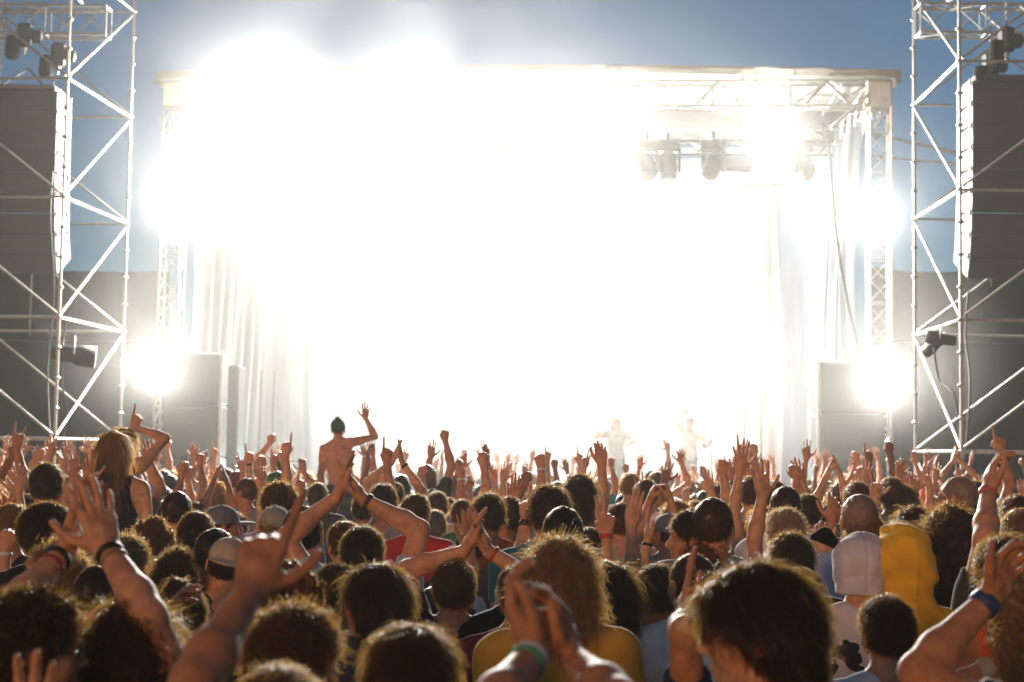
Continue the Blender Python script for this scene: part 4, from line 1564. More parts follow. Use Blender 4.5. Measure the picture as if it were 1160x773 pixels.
def assemble(e, loc, rz, sc, skin, hair, hc, style, shirtc, label, seated=False, fine=1, hat=None, hatc=None, bands=(), specs=False, alt=0, cow=False, hood=False, trousers='navy', group="people in the crowd", mirror=False, lean=(0, 0)):
    o = link("person", e['body'])
    o.location, o.rotation_euler = loc, (lean[0], lean[1], rz)
    o.scale = (-sc if mirror else sc, sc, sc)
    o.color = (*skin, 1)
    tag(o, label, "person", group)
    M = HEADM @ Matrix(e['J']['head'].tolist()).to_4x4()
    if hair and not hood and hat != 'cow':
        child("hair", hair_me(hair, fine, alt), o, hc, M)
    if style:
        child("shirt", e[style], o, shirtc, None, M_COW if cow else None)
    child("trousers", trousers_me(seated), o, CLOTHC[trousers])
    if hat:
        hh = child("hat", hat_me(hat), o, hatc, M)
        if hat == 'cow':
            [child("hat_ear", hat_me('cowear'), hh, (.012, .011, .011), Matrix.Diagonal((q, 1, 1, 1))) for q in (-1, 1)]
    if hood:
        V, Q = hood_mesh(e['J'], random.Random(3), .005)
        child("hood", mesh_np("hood", V, Q, M_CLOTH, True), o, shirtc)
    if specs:
        glasses(o, M)
    for k, c, w, t in bands:
        j = e['J'][k]
        ax = Vector(j['W'] - j['E']).normalized()
        p = Vector(j['W']) - ax * t
        b = child("wristband", band_me(w), o, c)
        b.matrix_local = Matrix.Translation(p) @ ax.to_track_quat('Z', 'Y').to_matrix().to_4x4()
    return o


PLACED = []          # (x, y, px, py, s) of every person so far
LABELS = set()


def person(x, y, s, hair='short', hc='dark brown', top=('tee', 'black'), R=None, L=None, yaw=0.0, pitch=0.0, roll=0.0, rz=None, label=None, skin='light', fem=0, seated=False, h=None, **kw):
    """x, y: pixel of the head's top in the photograph; s: pixels per metre there; R, L: (px, py, gesture, palm, forward[, direction, pole])."""
    d = FPX / s
    p = P(x, y, d)
    hair_h = {'curly': .02, 'shag': .03, 'longcurl': .04, 'mop': .015, 'bun': .05, 'updo': .06}.get(hair, .008) if not kw.get('hat') else .02
    if seated:
        sc, z0 = kw.pop('sc', 1.0), 0
        z0 = p.z - (1.745 + hair_h) * sc
    else:
        sc, z0 = min(1.16, max(.84, p.z / (1.745 + hair_h))), 0.0
    rz = PR.uniform(-.12, .12) if rz is None else rz
    # the head sits 1.2 cm ahead of the root
    root = Vector((p.x, d, z0))
    inv = Matrix.Rotation(-rz, 3, 'Z')
    sp = dict(yaw=yaw, pitch=pitch, roll=roll, fem=fem, seated=seated)
    for k, hnd in (('R', R), ('L', L)):
        if hnd:
            q = P(hnd[0], hnd[1], d + hnd[4])
            t = inv @ (q - root) / sc
            sp[k] = (np.array(t), hnd[2], hnd[3], hnd[5] if len(hnd) > 5 else None, hnd[6] if len(hnd) > 6 else None)
    h = h or (.005 if s > 280 else .0062 if s > 170 else .0075)
    style, cc = top if top else (None, None)
    e = body_set(None, sp, h, style)
    PLACED.append((root.x, root.y, x, y, s, 1))
    LABELS.add(label)
    return assemble(e, root, rz, sc, SKINS[skin], hair, HAIRC[hc], style, CLOTHC.get(cc), label, seated, 2 if s > 240 else 1 if s > 120 else 0, **kw)
# ------------------------------------------------------------------ the people who can be told apart (nearest first)
B = CLOTHC
UPL, UPR = (-.5, .1, .85), (.5, .1, .85)
person(35, 668, 510, 'curly', 'dark brown', ('tee', 'black'), yaw=-.95, specs=True, label="curly dark haired person in spectacles turned sideways at the corner of the crowd", rz=-.2)
person(30, 815, 640, 'short', 'brown', ('tee', 'charcoal'), L=(32, 806, 'open', 'b', .10, (0, 0, 1)), label="hidden person whose spread fingertips rise below the spectacled person's chin")
person(152, 676, 480, 'shag', 'dark brown', ('tee', 'black'), R=(112, 585, 'open', 'fi', .12, (-.3, .1, 1), (.5, -.9, 0)), L=(84, 588, 'open', 'i', .20, (.2, .1, 1), (-.5, -.9, 0)), alt=1,
       bands=[('R', (.02, .015, .012), .009, .03), ('R', (.25, .16, .08), .006, .055), ('L', (.02, .015, .012), .009, .04), ('L', (.3, .03, .03), .006, .07)],
       label="shaggy dark haired person clapping spread hands high overhead, braided bracelets on both wrists")
person(315, 757, 640, 'short', 'blond', ('tee', 'black'), L=(297, 618, 'lhorn', 'f', .10, (.2, .1, 1), (-.2, -1, 0)), label="blond person at the bottom edge raising one arm with thumb and forefinger stuck out", skin='tan')
person(336, 687, 480, 'curly', 'brown', ('tee', 'black'), yaw=-.75, label="curly brown haired person turned to show ear and cheek, under the long raised arm", rz=-.1, alt=1)
person(466, 711, 500, 'mop', 'brown', ('tee', 'charcoal'), label="person with a round brown mop of hair low in the middle of the crowd")
person(862, 641, 535, 'mop', 'black', ('tee', 'beige'), yaw=1.0, pitch=-.1, specs=True, label="large dark haired person in glasses looking aside, nearest the camera beside the cow costume", rz=.35, alt=1)
person(618, 795, 660, 'short', 'brown', ('tee', 'black'), R=(640, 700, 'claw', 'i', .22, (-.15, .1, 1), (.25, -1, 0)), L=(578, 700, 'cup', 'i', .15, (-.6, .1, .8), (-.25, -1, 0)),
       bands=[('L', (.5, .5, .5), .010, .03), ('L', (.05, .3, .15), .006, .05)], label="person below the frame whose two blurred hands clap in front of the mustard shirt", skin='tan')
person(745, 640, 288, 'short', 'dark brown', None, label="shirtless tanned person with short dark hair and bare shoulders", skin='tan', yaw=.1)
person(850, 700, 430, 'short', 'brown', ('tee', 'navy'), L=(779, 668, 'flat', 'i', .15, (.1, .1, 1), (0, -1, 0)), label="person hidden behind the large bespectacled head, holding one flat hand up", skin='tan')
person(635, 606, 345, 'shag', 'blond', ('tee', 'mustard'), label="shaggy blond person in a mustard t-shirt, hair glowing at the edges")
person(515, 636, 285, 'short', 'brown', ('tee', 'black'), R=(550, 603, 'clap', 'i', .12, (-.15, .1, 1)), L=(531, 604, 'clap', 'i', .12, (.2, .1, 1)), bands=[('R', (.5, .05, .04), .008, .03)],
       label="short haired person in black t-shirt clasping both hands just above the head, red wristband")
person(424, 642, 330, 'bob', 'dark brown', ('tee', 'charcoal'), yaw=.85, label="dark haired person with chin length waves looking aside behind the clapping pale blue sleeves", fem=1, rz=.2)
person(411, 597, 272, 'short', 'black', ('tee', 'pale blue'), R=(404, 547, 'clap', 'i', .12, (-.4, .1, .9), (1, 0, -.1)), L=(385, 542, 'clap', 'i', .12, (.1, .1, 1), (-1, 0, -.2)), bands=[('R', (.08, .04, .03), .010, .02)],
       label="round headed black haired person in pale blue t-shirt clapping with arms in a wide arch")
person(328, 640, 330, 'dreads', 'brown', ('tank', 'black'), yaw=-.3, label="person with light brown dreadlocks in a black vest top", fem=1)
person(256, 606, 262, 'crop', 'dark brown', ('tee', 'navy'), roll=.25, yaw=.2, hat='backcap', hatc=B['beige'], label="person in navy t-shirt with a beige cap worn backwards and tilted")
person(975, 606, 300, None, 'black', ('loose', 'white'), hat='cow', hatc=(.60, .56, .60), cow=True, label="person in a cow costume, pale hat with black ears and black patched top")
person(1023, 604, 300, None, 'black', ('long', 'yellow'), hood=True, label="person with a bright yellow hood pulled over the head", yaw=-.2)
person(1005, 676, 358, 'short', 'dark brown', ('tee', 'white'), label="short dark haired person with a white collar in front of the cow costume", yaw=.2)
person(1078, 570, 268, 'longcurl', 'dark brown', ('tee', 'black'), label="person with a great mass of long dark curls beside the yellow hood", fem=1, alt=1)
person(1258, 690, 500, 'short', 'brown', ('tee', 'charcoal'), L=(1136, 642, 'claw', 'bi', .15, (.4, .1, .9), (-1, -.3, -.6)), bands=[('L', (.03, .05, .13), .016, .025)],
       label="person beyond the frame edge whose arm with dark blue wristband ends in a clasping hand", skin='tan')
person(1142, 612, 345, 'tousled', 'dark brown', ('tank', 'orange'), R=(1150, 640, 'relax', 'i', .2, (-.5, .1, .8)), label="person in an orange vest top behind the clasped hands", skin='tan')
person(1150, 603, 300, 'short', 'black', ('tee', 'charcoal'), L=(1122, 532, 'cup', 'i', .12, (.15, .1, 1), (-.25, -1, -.1)), bands=[('L', (.5, .12, .1), .012, .02)], hat='cap', hatc=(.07, .02, .03),
       label="person in a dark maroon cap, one long arm and cupped hand raised high")
# riders on shoulders and the people who carry them
person(131, 491, 182, 'long', 'blond', ('tank', 'black'), seated=True, fem=1, label="long blond haired person in a black vest top riding on shoulders by the tower", yaw=-.3, trousers='charcoal', alt=1)
person(131, 553, 180, 'short', 'brown', ('tee', 'grey'), label="person carrying the long haired rider in the black vest top on the shoulders")
person(141, 486, 143, 'bob', 'blond', ('tank', 'red'), seated=True, fem=1, R=(157, 474, 'point', 'f', .1, (.35, .1, .9)), label="fair haired rider farther off pointing one arm at the low lamp", yaw=-.2)
person(141, 545, 142, 'short', 'black', ('tee', 'navy'), label="person carrying the fair haired rider who points at the lamp")
person(394, 474, 94, 'crop', 'dark brown', None, seated=True, hat='beanie', hatc=(.04, .07, .06), lean=(0, -.07), R=(427, 468, 'open', 'f', .1, (.2, .1, 1), (.8, .1, -.6)), label="shirtless rider in a dark beanie on shoulders waving one arm before the glow", skin='tan')
person(393, 530, 94, 'short', 'brown', ('tee', 'charcoal'), label="person carrying the shirtless rider in the beanie")

# raised arms in the middle of the crowd: hand pixel, scale, gesture, side, top, hair, extras
ARMS = [
    (102, 518, 188, 'open', 'R', 'b', 'long', 'brown', ('tank', 'black'), "raised hand close to the long haired rider"),
    (23, 530, 165, 'open', 'R', 'f', 'short', 'black', ('tee', 'grey'), "before the tower's lowest ledger"),
    (11, 502, 95, 'open', 'R', 'f', 'short', 'brown', ('tee', 'white'), "highest hand at the frame's edge by the tower"),
    (45, 506, 105, 'fist', 'L', 'f', 'crop', 'black', ('tee', 'black'), "by the floodlit tower's foot"),
    (59, 503, 105, 'open', 'L', 'f', 'tousled', 'brown', ('tee', 'red'), "right at the tower's front post"),
    (12, 598, 260, 'fist', 'R', 'f', 'short', 'blond', ('tee', 'charcoal'), "pale wristband, beside the hair with a pale streak"),
    (152, 509, 120, 'relax', 'R', 'f', 'short', 'brown', ('tee', 'beige'), "just behind the riders"),
    (208, 515, 132, 'fist', 'L', 'f', 'short', 'black', ('tee', 'grey'), "before the speaker stack by the pleated curtain"),
    (227, 512, 112, 'point', 'R', 'f', 'mop', 'brown', ('tee', 'navy'), "before the speaker stack's bright post"),
    (251, 526, 132, 'clap', 'B', 'f', 'curly', 'ginger', ('tee', 'orange'), "below the speaker stack's bright post"),
    (298, 523, 140, 'relax', 'R', 'f', 'bun', 'dark brown', ('tank', 'teal'), "before the pleated curtain with a thin wristband"),
    (311, 511, 82, 'open', 'R', 'f', 'short', 'brown', ('tee', 'white'), "far off before the pleated curtain"),
    (324, 499, 128, 'point', 'L', 'f', 'short', 'dark brown', ('tee', 'charcoal'), "topmost of the pointing hands by the curtain"),
    (344, 534, 140, 'horns', 'R', 'f', 'crop', 'black', ('tee', 'navy'), "bent arm below the topmost pointing finger"),
    (440, 500, 145, 'point', 'R', 'f', 'short', 'black', ('tee', 'brown'), "long slanting arm beside the beanie rider"),
    (477, 522, 112, 'point', 'L', 'f', 'short', 'brown', ('tee', 'beige'), "slanted inward against the white glow"),
    (490, 529, 92, 'flat', 'L', 'f', 'crop', 'brown', ('tee', 'grey'), "thin pale arm against the glow"),
    (511, 535, 84, 'flat', 'R', 'f', 'short', 'black', ('tee', 'red'), "small arm leaning over against the glow"),
    (524, 518, 104, 'relax', 'L', 'f', 'short', 'brown', ('tee', 'teal'), "bent fingers against the middle glow"),
    (534, 534, 118, 'claw', 'R', 'f', 'bob', 'blond', ('tank', 'lilac'), "under the middle glow"),
    (521, 569, 215, 'open', 'L', 'f', 'short', 'black', ('tee', 'pale blue'), "large palm behind the clasped hands"),
    (536, 576, 228, 'open', 'R', 'fi', 'crop', 'black', ('tee', 'charcoal'), "tilted palm with red wristband over the clasped hands"),
    (549, 512, 150, 'fist', 'R', 'f', 'short', 'brown', ('tee', 'green'), "straight arm with a square fist"),
    (571, 523, 120, 'open', 'L', 'f', 'tousled', 'dark brown', ('tee', 'white'), "spread fingers beside the square fist"),
    (560, 532, 104, 'flat', 'R', 'f', 'short', 'brown', ('tee', 'navy'), "leaning hand beside the square fist"),
    (584, 540, 165, 'flat', 'R', 'd', 'short', 'dark brown', ('tee', 'beige'), "beside the peace sign with a watch"),
    (597, 556, 228, 'peace', 'L', 'f', 'short', 'black', ('tee', 'black'), "dark watch on the wrist"),
    (610, 514, 142, 'fist', 'L', 'f', 'crop', 'black', ('tee', 'charcoal'), "white wristband, alone against the glow"),
    (690, 560, 258, 'peace', 'R', 'f', 'long', 'dark brown', ('tank', 'black'), "red wristband, long arm in the middle"),
    (715, 557, 232, 'flat', 'L', 'f', 'short', 'dark brown', ('tee', 'charcoal'), "tall flat hand beside the red wristband"),
    (681, 508, 162, 'cup', 'R', 'f', 'short', 'black', ('tee', 'grey'), "curved hand before the washed out performer"),
    (664, 511, 104, 'peace', 'L', 'f', 'mop', 'brown', ('tee', 'white'), "far off before the washed out performer"),
    (658, 530, 120, 'open', 'L', 'f', 'short', 'blond', ('tee', 'lilac'), "pale hand under the far peace sign"),
    (748, 538, 168, 'fist', 'B', 'f', 'short', 'brown', ('tee', 'white'), "two pale arms under the leaning performer"),
    (733, 592, 215, 'flat', 'L', 'i', 'short', 'brown', ('tank', 'lilac'), "hand sideways with dark wristband"),
    (781, 592, 205, 'flat', 'L', 'f', 'short', 'ginger', ('tee', 'grey'), "hand against the profile"),
    (813, 522, 84, 'open', 'L', 'f', 'short', 'brown', ('tee', 'teal'), "small hand in the bluish haze"),
    (839, 515, 168, 'open', 'L', 'f', 'bob', 'brown', ('tank', 'white'), "bent elbow and pale spread hand"),
    (862, 530, 216, 'open', 'L', 'f', 'short', 'black', ('tee', 'grey'), "darkest and largest spread hand"),
    (901, 518, 142, 'fist', 'R', 'f', 'short', 'brown', ('tee', 'white'), "straight pale arm beside the dark spread hand"),
    (890, 538, 104, 'claw', 'R', 'f', 'curly', 'black', ('tee', 'red'), "between the dark spread hand and the pale fist"),
    (944, 522, 132, 'clap', 'B', 'f', 'short', 'brown', ('tee', 'beige'), "before the speaker stack under the cable"),
    (975, 523, 112, 'fist', 'L', 'f', 'short', 'black', ('tee', 'navy'), "before the truss column under the cable"),
    (923, 580, 228, 'claw', 'L', 'fi', 'updo', 'blond', ('tee', 'black'), "bent orange lit fingers beside the cow ears"),
    (947, 562, 205, 'relax', 'R', 'f', 'tousled', 'black', ('tee', 'brown'), "drooping hand over the cow ears"),
    (983, 529, 122, 'open', 'R', 'f', 'short', 'grey', ('tee', 'charcoal'), "pale hand beside the rock sign"),
    (994, 533, 172, 'shaka', 'L', 'f', 'short', 'black', ('tee', 'green'), "dark slim arm over the yellow hood"),
    (1020, 519, 122, 'relax', 'L', 'f', 'mop', 'brown', ('tee', 'red'), "high hand before the tower brace"),
    (1036, 541, 152, 'relax', 'R', 'f', 'long', 'dark brown', ('tank', 'navy'), "dark bracelet under the tower brace"),
    (1026, 533, 122, 'claw', 'R', 'f', 'crop', 'black', ('tee', 'orange'), "just under the high hand by the tower brace"),
    (1051, 532, 122, 'open', 'R', 'f', 'short', 'brown', ('tee', 'pale blue'), "by the foot of the tower brace"),
    (1070, 544, 132, 'fist', 'L', 'f', 'curly', 'brown', ('tee', 'charcoal'), "low fist before the tower's post"),
    (1097, 530, 112, 'fist', 'R', 'f', 'short', 'black', ('tee', 'white'), "pale glove like fist by the tower's front post"),
    (1155, 541, 102, 'open', 'L', 'f', 'short', 'brown', ('tee', 'teal'), "at the frame's edge below the hung speakers"),
    (197, 690, 420, 'cup', 'L', 'i', 'short', 'brown', ('tee', 'charcoal'), "bent hand beside the shaggy clapper"),
]
BANDS = {"dark watch on the wrist": [('L', (.02, .02, .02), .016, .03)], "white wristband, alone against the glow": [('L', (.7, .7, .7), .010, .03)], "red wristband, long arm in the middle": [('R', (.5, .04, .03), .010, .02)],
         "tilted palm with red wristband over the clasped hands": [('R', (.5, .05, .03), .009, .03)], "hand sideways with dark wristband": [('L', (.02, .02, .02), .010, .03)],
         "dark bracelet under the tower brace": [('R', (.03, .02, .02), .010, .03)], "before the pleated curtain with a thin wristband": [('R', (.2, .05, .04), .006, .04)],
         "pale wristband, beside the hair with a pale streak": [('R', (.6, .6, .6), .010, .03)]}
GW2 = dict(GESTW)
for hx, hy, s, g, side, palm, hair, hc, top, where in ARMS:
    q = .19 * s
    hxx = hx - q if side == 'R' else hx + q if side == 'L' else hx
    k = dict(skin=PR.choice(['light', 'light', 'tan', 'tan']))
    jx = PR.uniform(-.10, .10) * s
    pal = palm
    hd = (PR.uniform(-.25, .25), .1, 1)
    pl = (1 if side == 'R' else -1, PR.uniform(-.2, .3), PR.uniform(-.6, .2))
    if side == 'R':
        k['R'] = (hx, hy, g, pal, .10, hd, pl)
    elif side == 'L':
        k['L'] = (hx, hy, g, pal, .10, hd, pl)
    else:
        k['R'] = (hx + .03 * s, hy, g, 'i', .10, (-.3, .1, 1))
        k['L'] = (hx - .03 * s, hy + .01 * s, g, 'i', .10, (.3, .1, 1))
    gw = ("both fists raised" if g == 'fist' else "hands clapping overhead") if side == 'B' else GESTW[g]
    person(hxx + jx, hy + .37 * s + PR.uniform(-.02, .05) * s, s, hair, hc, top, yaw=PR.uniform(-.3, .3), pitch=PR.uniform(-.05, .15),
           label=("%s, %s, %s haired person" % (gw, where, hc)), fem=1 if hair in ('long', 'bob', 'bun', 'updo') else 0, bands=BANDS.get(where, ()), **k)

# heads that can be told apart without raised arms
HEADS = [
    (13, 571, 232, 'short', 'blond', ('tee', 'black'), 'hair with a pale streak', 0, {}), (53, 570, 268, 'short', 'dark brown', ('tee', 'black'), 'full dark hair and cheek in profile', -.8, {}),
    (53, 525, 188, 'short', 'black', None, 'bare shoulders below the raised fist', 0, {}), (143, 607, 248, 'curly', 'blond', ('tee', 'charcoal'), 'tight curls behind the shaggy clapper', -.6, {}),
    (180, 584, 212, 'updo', 'brown', ('tank', 'red'), 'loose hair pile beside the rider', -.7, {'fem': 1}), (198, 621, 262, 'updo', 'dark brown', ('tank', 'brown'), 'thin dress straps and a high hair pile', .1, {'fem': 1}),
    (201, 556, 190, 'crop', 'dark brown', ('tee', 'grey'), 'smooth round head past the rider', 0, {}), (222, 580, 232, 'short', 'black', ('tee', 'charcoal'), 'full black hair above the tilted cap', .2, {}),
    (246, 598, 258, 'crop', 'black', ('tee', 'charcoal'), 'close crop just behind the tilted beige cap', -.5, {}), (253, 571, 190, 'crop', 'brown', ('tee', 'white'), 'grey peaked cap, peak aside', -1.2, {'hat': 'cap', 'hatc': (.16, .16, .17)}),
    (317, 546, 190, 'curly', 'brown', ('tee', 'lilac'), 'round glowing curls before the curtain', 0, {}), (312, 533, 112, 'crop', 'brown', ('tee', 'black'), 'small green cap far off', .8, {'hat': 'cap', 'hatc': (.03, .10, .05)}),
    (343, 572, 258, 'crop', 'black', ('tee', 'teal'), 'smooth black hair over a teal collar', 0, {}), (311, 572, 200, 'short', 'blond', ('tee', 'white'), 'mousy hair under the glowing curls', .4, {'hat': 'cap', 'hatc': (.33, .31, .26)}),
    (279, 541, 132, 'crop', 'brown', ('tee', 'grey'), 'bent head far off by the speaker stack', .9, {}), (391, 591, 222, 'short', 'brown', ('tee', 'black'), 'brown hair just behind the arch of arms', .3, {}),
    (434, 548, 172, 'short', 'black', ('tee', 'grey'), 'dark block of hair against the glow', 0, {}), (471, 560, 182, 'short', 'brown', ('tee', 'red'), 'flat topped hair beside the clasped hands', -.3, {}),
    (462, 574, 142, 'tousled', 'blond', ('tee', 'grey'), 'tousled fair hair behind the arch', -.8, {}), (492, 578, 162, 'short', 'grey', ('tee', 'pale blue'), 'greyish hair and pale blue collar', 0, {}),
    (554, 561, 192, 'tousled', 'black', ('tee', 'orange'), 'black hair over orange under the square fist', 0, {}), (577, 563, 182, 'short', 'brown', ('tee', 'charcoal'), 'straight brown hair beside the watch', .2, {}),
    (495, 557, 142, 'short', 'brown', ('tee', 'beige'), 'plain head in the glow', 0, {}), (533, 596, 200, 'crop', 'black', ('tee', 'charcoal'), 'black cropped head behind clasped hands', .2, {'hat': 'backcap', 'hatc': (.02, .02, .02)}),
    (623, 552, 228, 'tousled', 'dark brown', ('tee', 'teal'), 'tousled crown past the watch', 0, {}), (638, 573, 258, 'crop', 'black', ('tee', 'teal'), 'smooth black crown over teal', 0, {}),
    (656, 539, 172, 'bob', 'dark brown', ('tee', 'grey'), 'smooth chin length hair in the haze', 0, {'fem': 1}), (714, 536, 122, 'short', 'blond', ('tee', 'white'), 'pale head under the performers', 0, {}),
    (732, 543, 142, 'short', 'brown', ('tee', 'white'), 'washed out head under the performers', .2, {}), (705, 570, 182, 'short', 'brown', ('tee', 'beige'), 'soft brown head between two raised arms', 0, {}),
    (668, 598, 200, 'short', 'dark brown', ('tee', 'black'), 'dark hair left of the long arm', .3, {}), (757, 580, 188, 'crop', 'brown', ('tee', 'grey'), 'grey flat cap', .6, {'hat': 'cap', 'hatc': (.14, .15, .17)}),
    (754, 596, 172, 'crop', 'brown', ('tee', 'white'), 'pale round cap', 0, {'hat': 'backcap', 'hatc': (.55, .50, .46)}), (787, 578, 256, 'short', 'dark brown', ('tee', 'lilac'), 'face in profile by a hand', 1.35, {}),
    (798, 613, 258, 'curly', 'ginger', ('tee', 'charcoal'), 'tight glowing ginger curls', 0, {}), (784, 626, 300, 'crop', 'brown', ('tee', 'white'), 'smooth brown crown behind the flat hand', .3, {}),
    (808, 563, 258, 'crop', 'brown', ('loose', 'grey'), 'wide shaved head and grey loose top', -.2, {}), (890, 550, 192, 'crop', 'dark brown', ('tee', 'white'), 'round head past the dark spread hand', 0, {}),
    (851, 540, 152, 'short', 'brown', ('tee', 'grey'), 'brown head before the slim side fill', 0, {}), (878, 545, 142, 'short', 'brown', ('tee', 'beige'), 'fair head beside the dark spread hand', 0, {}),
    (890, 576, 212, 'curly', 'grey', ('tee', 'charcoal'), 'grey curls in a puff of smoke', 0, {}), (897, 607, 258, 'tousled', 'dark brown', ('tee', 'black'), 'wide tousled dark hair behind the clawed hand', 0, {}),
    (972, 546, 162, 'short', 'brown', ('tee', 'grey'), 'mousy crown under the truss column', 0, {}), (974, 559, 228, 'crop', 'grey', ('tee', 'pale blue'), 'greying smooth crown over the cow hat', 0, {}),
    (980, 583, 228, 'tousled', 'blond', ('tee', 'brown'), 'tousled fair hair over the cow hat', -.3, {}), (1010, 541, 152, 'short', 'brown', ('tee', 'grey'), 'soft head behind the slim dark arm', 0, {}),
    (1020, 550, 152, 'bob', 'brown', ('tee', 'white'), 'straight chin length hair by the slim dark arm', 0, {'fem': 1}), (1038, 576, 230, 'bob', 'black', ('tee', 'charcoal'), 'glossy black hair over the yellow hood', -.5, {'fem': 1}),
    (1085, 539, 182, 'crop', 'grey', ('tee', 'white'), 'shaved greying head with glasses', .9, {'specs': True}), (1105, 559, 172, 'short', 'brown', ('tee', 'charcoal'), 'brown head beside the shaved one', .7, {}),
    (1153, 561, 200, 'short', 'brown', ('tee', 'grey'), 'brown head at the frame edge', 0, {}), (1158, 577, 240, 'short', 'blond', ('tee', 'black'), 'fair head at the frame edge', .2, {}),
    (700, 600, 172, 'long', 'blond', ('tank', 'black'), 'long fair hair beside the red wristband', .2, {'fem': 1}), (905, 640, 300, 'crop', 'dark brown', ('tee', 'charcoal'), 'dark shoulder beside the cow costume', .4, {'hat': 'cap', 'hatc': (.03, .02, .03)}),
    (110, 640, 300, 'crop', 'black', ('tee', 'black'), 'black round crown between the clapping arms', 0, {}), (75, 610, 285, 'updo', 'blond', ('tank', 'orange'), 'fair plaits beside the raised fist', -.5, {'fem': 1}),
    (1152, 640, 360, 'longcurl', 'blond', ('tank', 'beige'), 'fair curls at the frame edge beside clasped hands', .8, {'fem': 1}), (590, 640, 300, 'short', 'dark brown', ('tee', 'red'), 'dark hair and red checked top', .3, {}),
    (690, 640, 300, 'long', 'dark brown', ('tank', 'black'), 'long dark hair in front of the tall peace sign', .1, {'fem': 1}), (382, 640, 300, 'short', 'brown', ('tee', 'lilac'), 'brown hair and lilac top behind dreadlocks', .5, {}),
    (205, 650, 330, 'bun', 'dark brown', ('tee', 'black'), 'dark tied up hair below the thin dress straps', .1, {}), (915, 560, 172, 'short', 'dark brown', ('tee', 'navy'), 'dark head over the clawed hand', 0, {}),
]
for x, y, s, hair, hc, top, desc, yaw, ex in HEADS:
    tw = ("%s %s" % (top[1], SHIRTW[top[0]])) if top else "bare back"
    person(x, y, s, hair, hc, top, yaw=yaw, label="person with %s, in %s" % (desc, tw) if top and top[1] not in desc and 'bare' not in desc else "person with %s" % desc,
           skin=PR.choice(['light', 'tan']), alt=PR.randrange(2), **ex)
# ------------------------------------------------------------------ the rest of the crowd from shared poses
POSES = [
    ('arms down', None, None, 0, {}), ('arms down', None, None, .5, {'fem': 1}), ('arms down', None, None, -.5, {'pitch': .15}),
    ('one spread hand up', (.22, .12, 2.07, 'open', 'f'), None, .1, {}), ('one spread hand up', None, (-.20, .14, 2.06, 'open', 'f'), -.1, {'fem': 1}),
    ('both hands up', (.30, .18, 1.98, 'open', 'f'), (-.28, .2, 2.0, 'open', 'f'), 0, {}),
    ('clapping overhead', (.035, .2, 1.98, 'clap', 'i'), (-.035, .2, 1.98, 'clap', 'i'), 0, {'fem': 1}), ('fist up', (.19, .10, 2.07, 'fist', 'f'), None, .2, {}),
    ('pointing up', (.28, .16, 2.04, 'point', 'f'), None, 0, {}), ('peace sign up', None, (-.24, .18, 1.98, 'peace', 'f'), 0, {'fem': 1}),
    ('rock sign up', (.20, .10, 2.06, 'horns', 'f'), None, -.2, {}), ('loose hands up', (.24, .28, 1.82, 'relax', 'f'), (-.26, .3, 1.85, 'relax', 'f'), 0, {'pitch': .1}),
    ('fist up', None, (-.2, .2, 1.98, 'fist', 'f'), .3, {}), ('hand cupped high', None, (-.34, .1, 1.97, 'cup', 'i'), 0, {'fem': 1}),
    ('clapping low', (.04, .32, 1.72, 'clap', 'i'), (-.04, .32, 1.72, 'clap', 'i'), 0, {}), ('arms down', None, None, .1, {'pitch': .2, 'fem': 1}),
    ('clawed hand up', (.33, .2, 1.93, 'claw', 'f'), None, .4, {}),
]
def pose_sp(i):
    w, R_, L_, yaw, ex = POSES[i]
    sp = dict(yaw=yaw, **ex)
    if R_:
        sp['R'] = (np.array(R_[:3]), R_[3], R_[4], (PR.uniform(-.2, .2), .1, 1), (1, .1, -.4))
    if L_:
        sp['L'] = (np.array(L_[:3]), L_[3], L_[4], (PR.uniform(-.2, .2), .1, 1), (-1, .1, -.4))
    return sp

SPS = [pose_sp(i) for i in range(len(POSES))]
LAND = [(75, "below the hung speaker"), (150, "near the two riders"), (200, "below the low lamp"), (262, "by the bright stack post"), (345, "before the pleated curtain"),
        (440, "near the beanie rider"), (520, "before the empty glow"), (575, "near the square fist"), (640, "near the white wristband"), (700, "before the dim performer"), (750, "beside the tall flat hand"),
        (820, "before the leaning performer"), (880, "near the dark spread hand"), (930, "below the hanging cable"), (985, "near the cow hat"), (1045, "over the yellow hood"), (1100, "by the tower's front post"), (2000, "near the clasped hands")]
ROWS = [(125, "middle rows"), (95, "farther rows"), (0, "back rows")]
HK = ['crop', 'short', 'short', 'short', 'tousled', 'tousled', 'curly', 'mop', 'bob', 'long', 'bun', 'updo']
HCW = ['black', 'dark brown', 'dark brown', 'brown', 'brown', 'blond', 'ginger', 'grey']
CW = ['black', 'black', 'charcoal', 'charcoal', 'navy', 'grey', 'white', 'red', 'teal', 'pale blue', 'lilac', 'beige', 'green', 'brown', 'orange']
BIG = sorted([p for p in PLACED], key=lambda p: -p[4])


def free(x, d, gap):
    return all((x - q[0]) ** 2 + (d - q[1]) ** 2 > gap * gap for q in PLACED)


def candidates(n, d0, d1, gap, seed, guard):
    R = random.Random(seed)
    out, tries = [], 0
    while len(out) < n and tries < 60000:
        tries += 1
        d = math.sqrt(R.uniform(d0 ** 2, d1 ** 2))
        px = R.uniform(-25, 1185)
        s = FPX / d
        if px < 175 and d > 25.3 or px > 1015 and d > 23.2 or d > 27.5:
            continue
        x = P(px, 520, d).x
        if not free(x, d, gap):
            continue
        top = 1.62 + R.gauss(.12, .08)
        py = proj((x, d, top))[1]
        if guard and any(abs(px - q[2]) < .16 * (s + q[4]) * .8 and s > q[4] * 1.02 and abs(py - q[3]) < .5 * s for q in BIG if q[4] > 100 and q[5]):
            continue
        PLACED.append((x, d, px, py, s, 0))
        out.append((x, d, px, top, s))
    return out


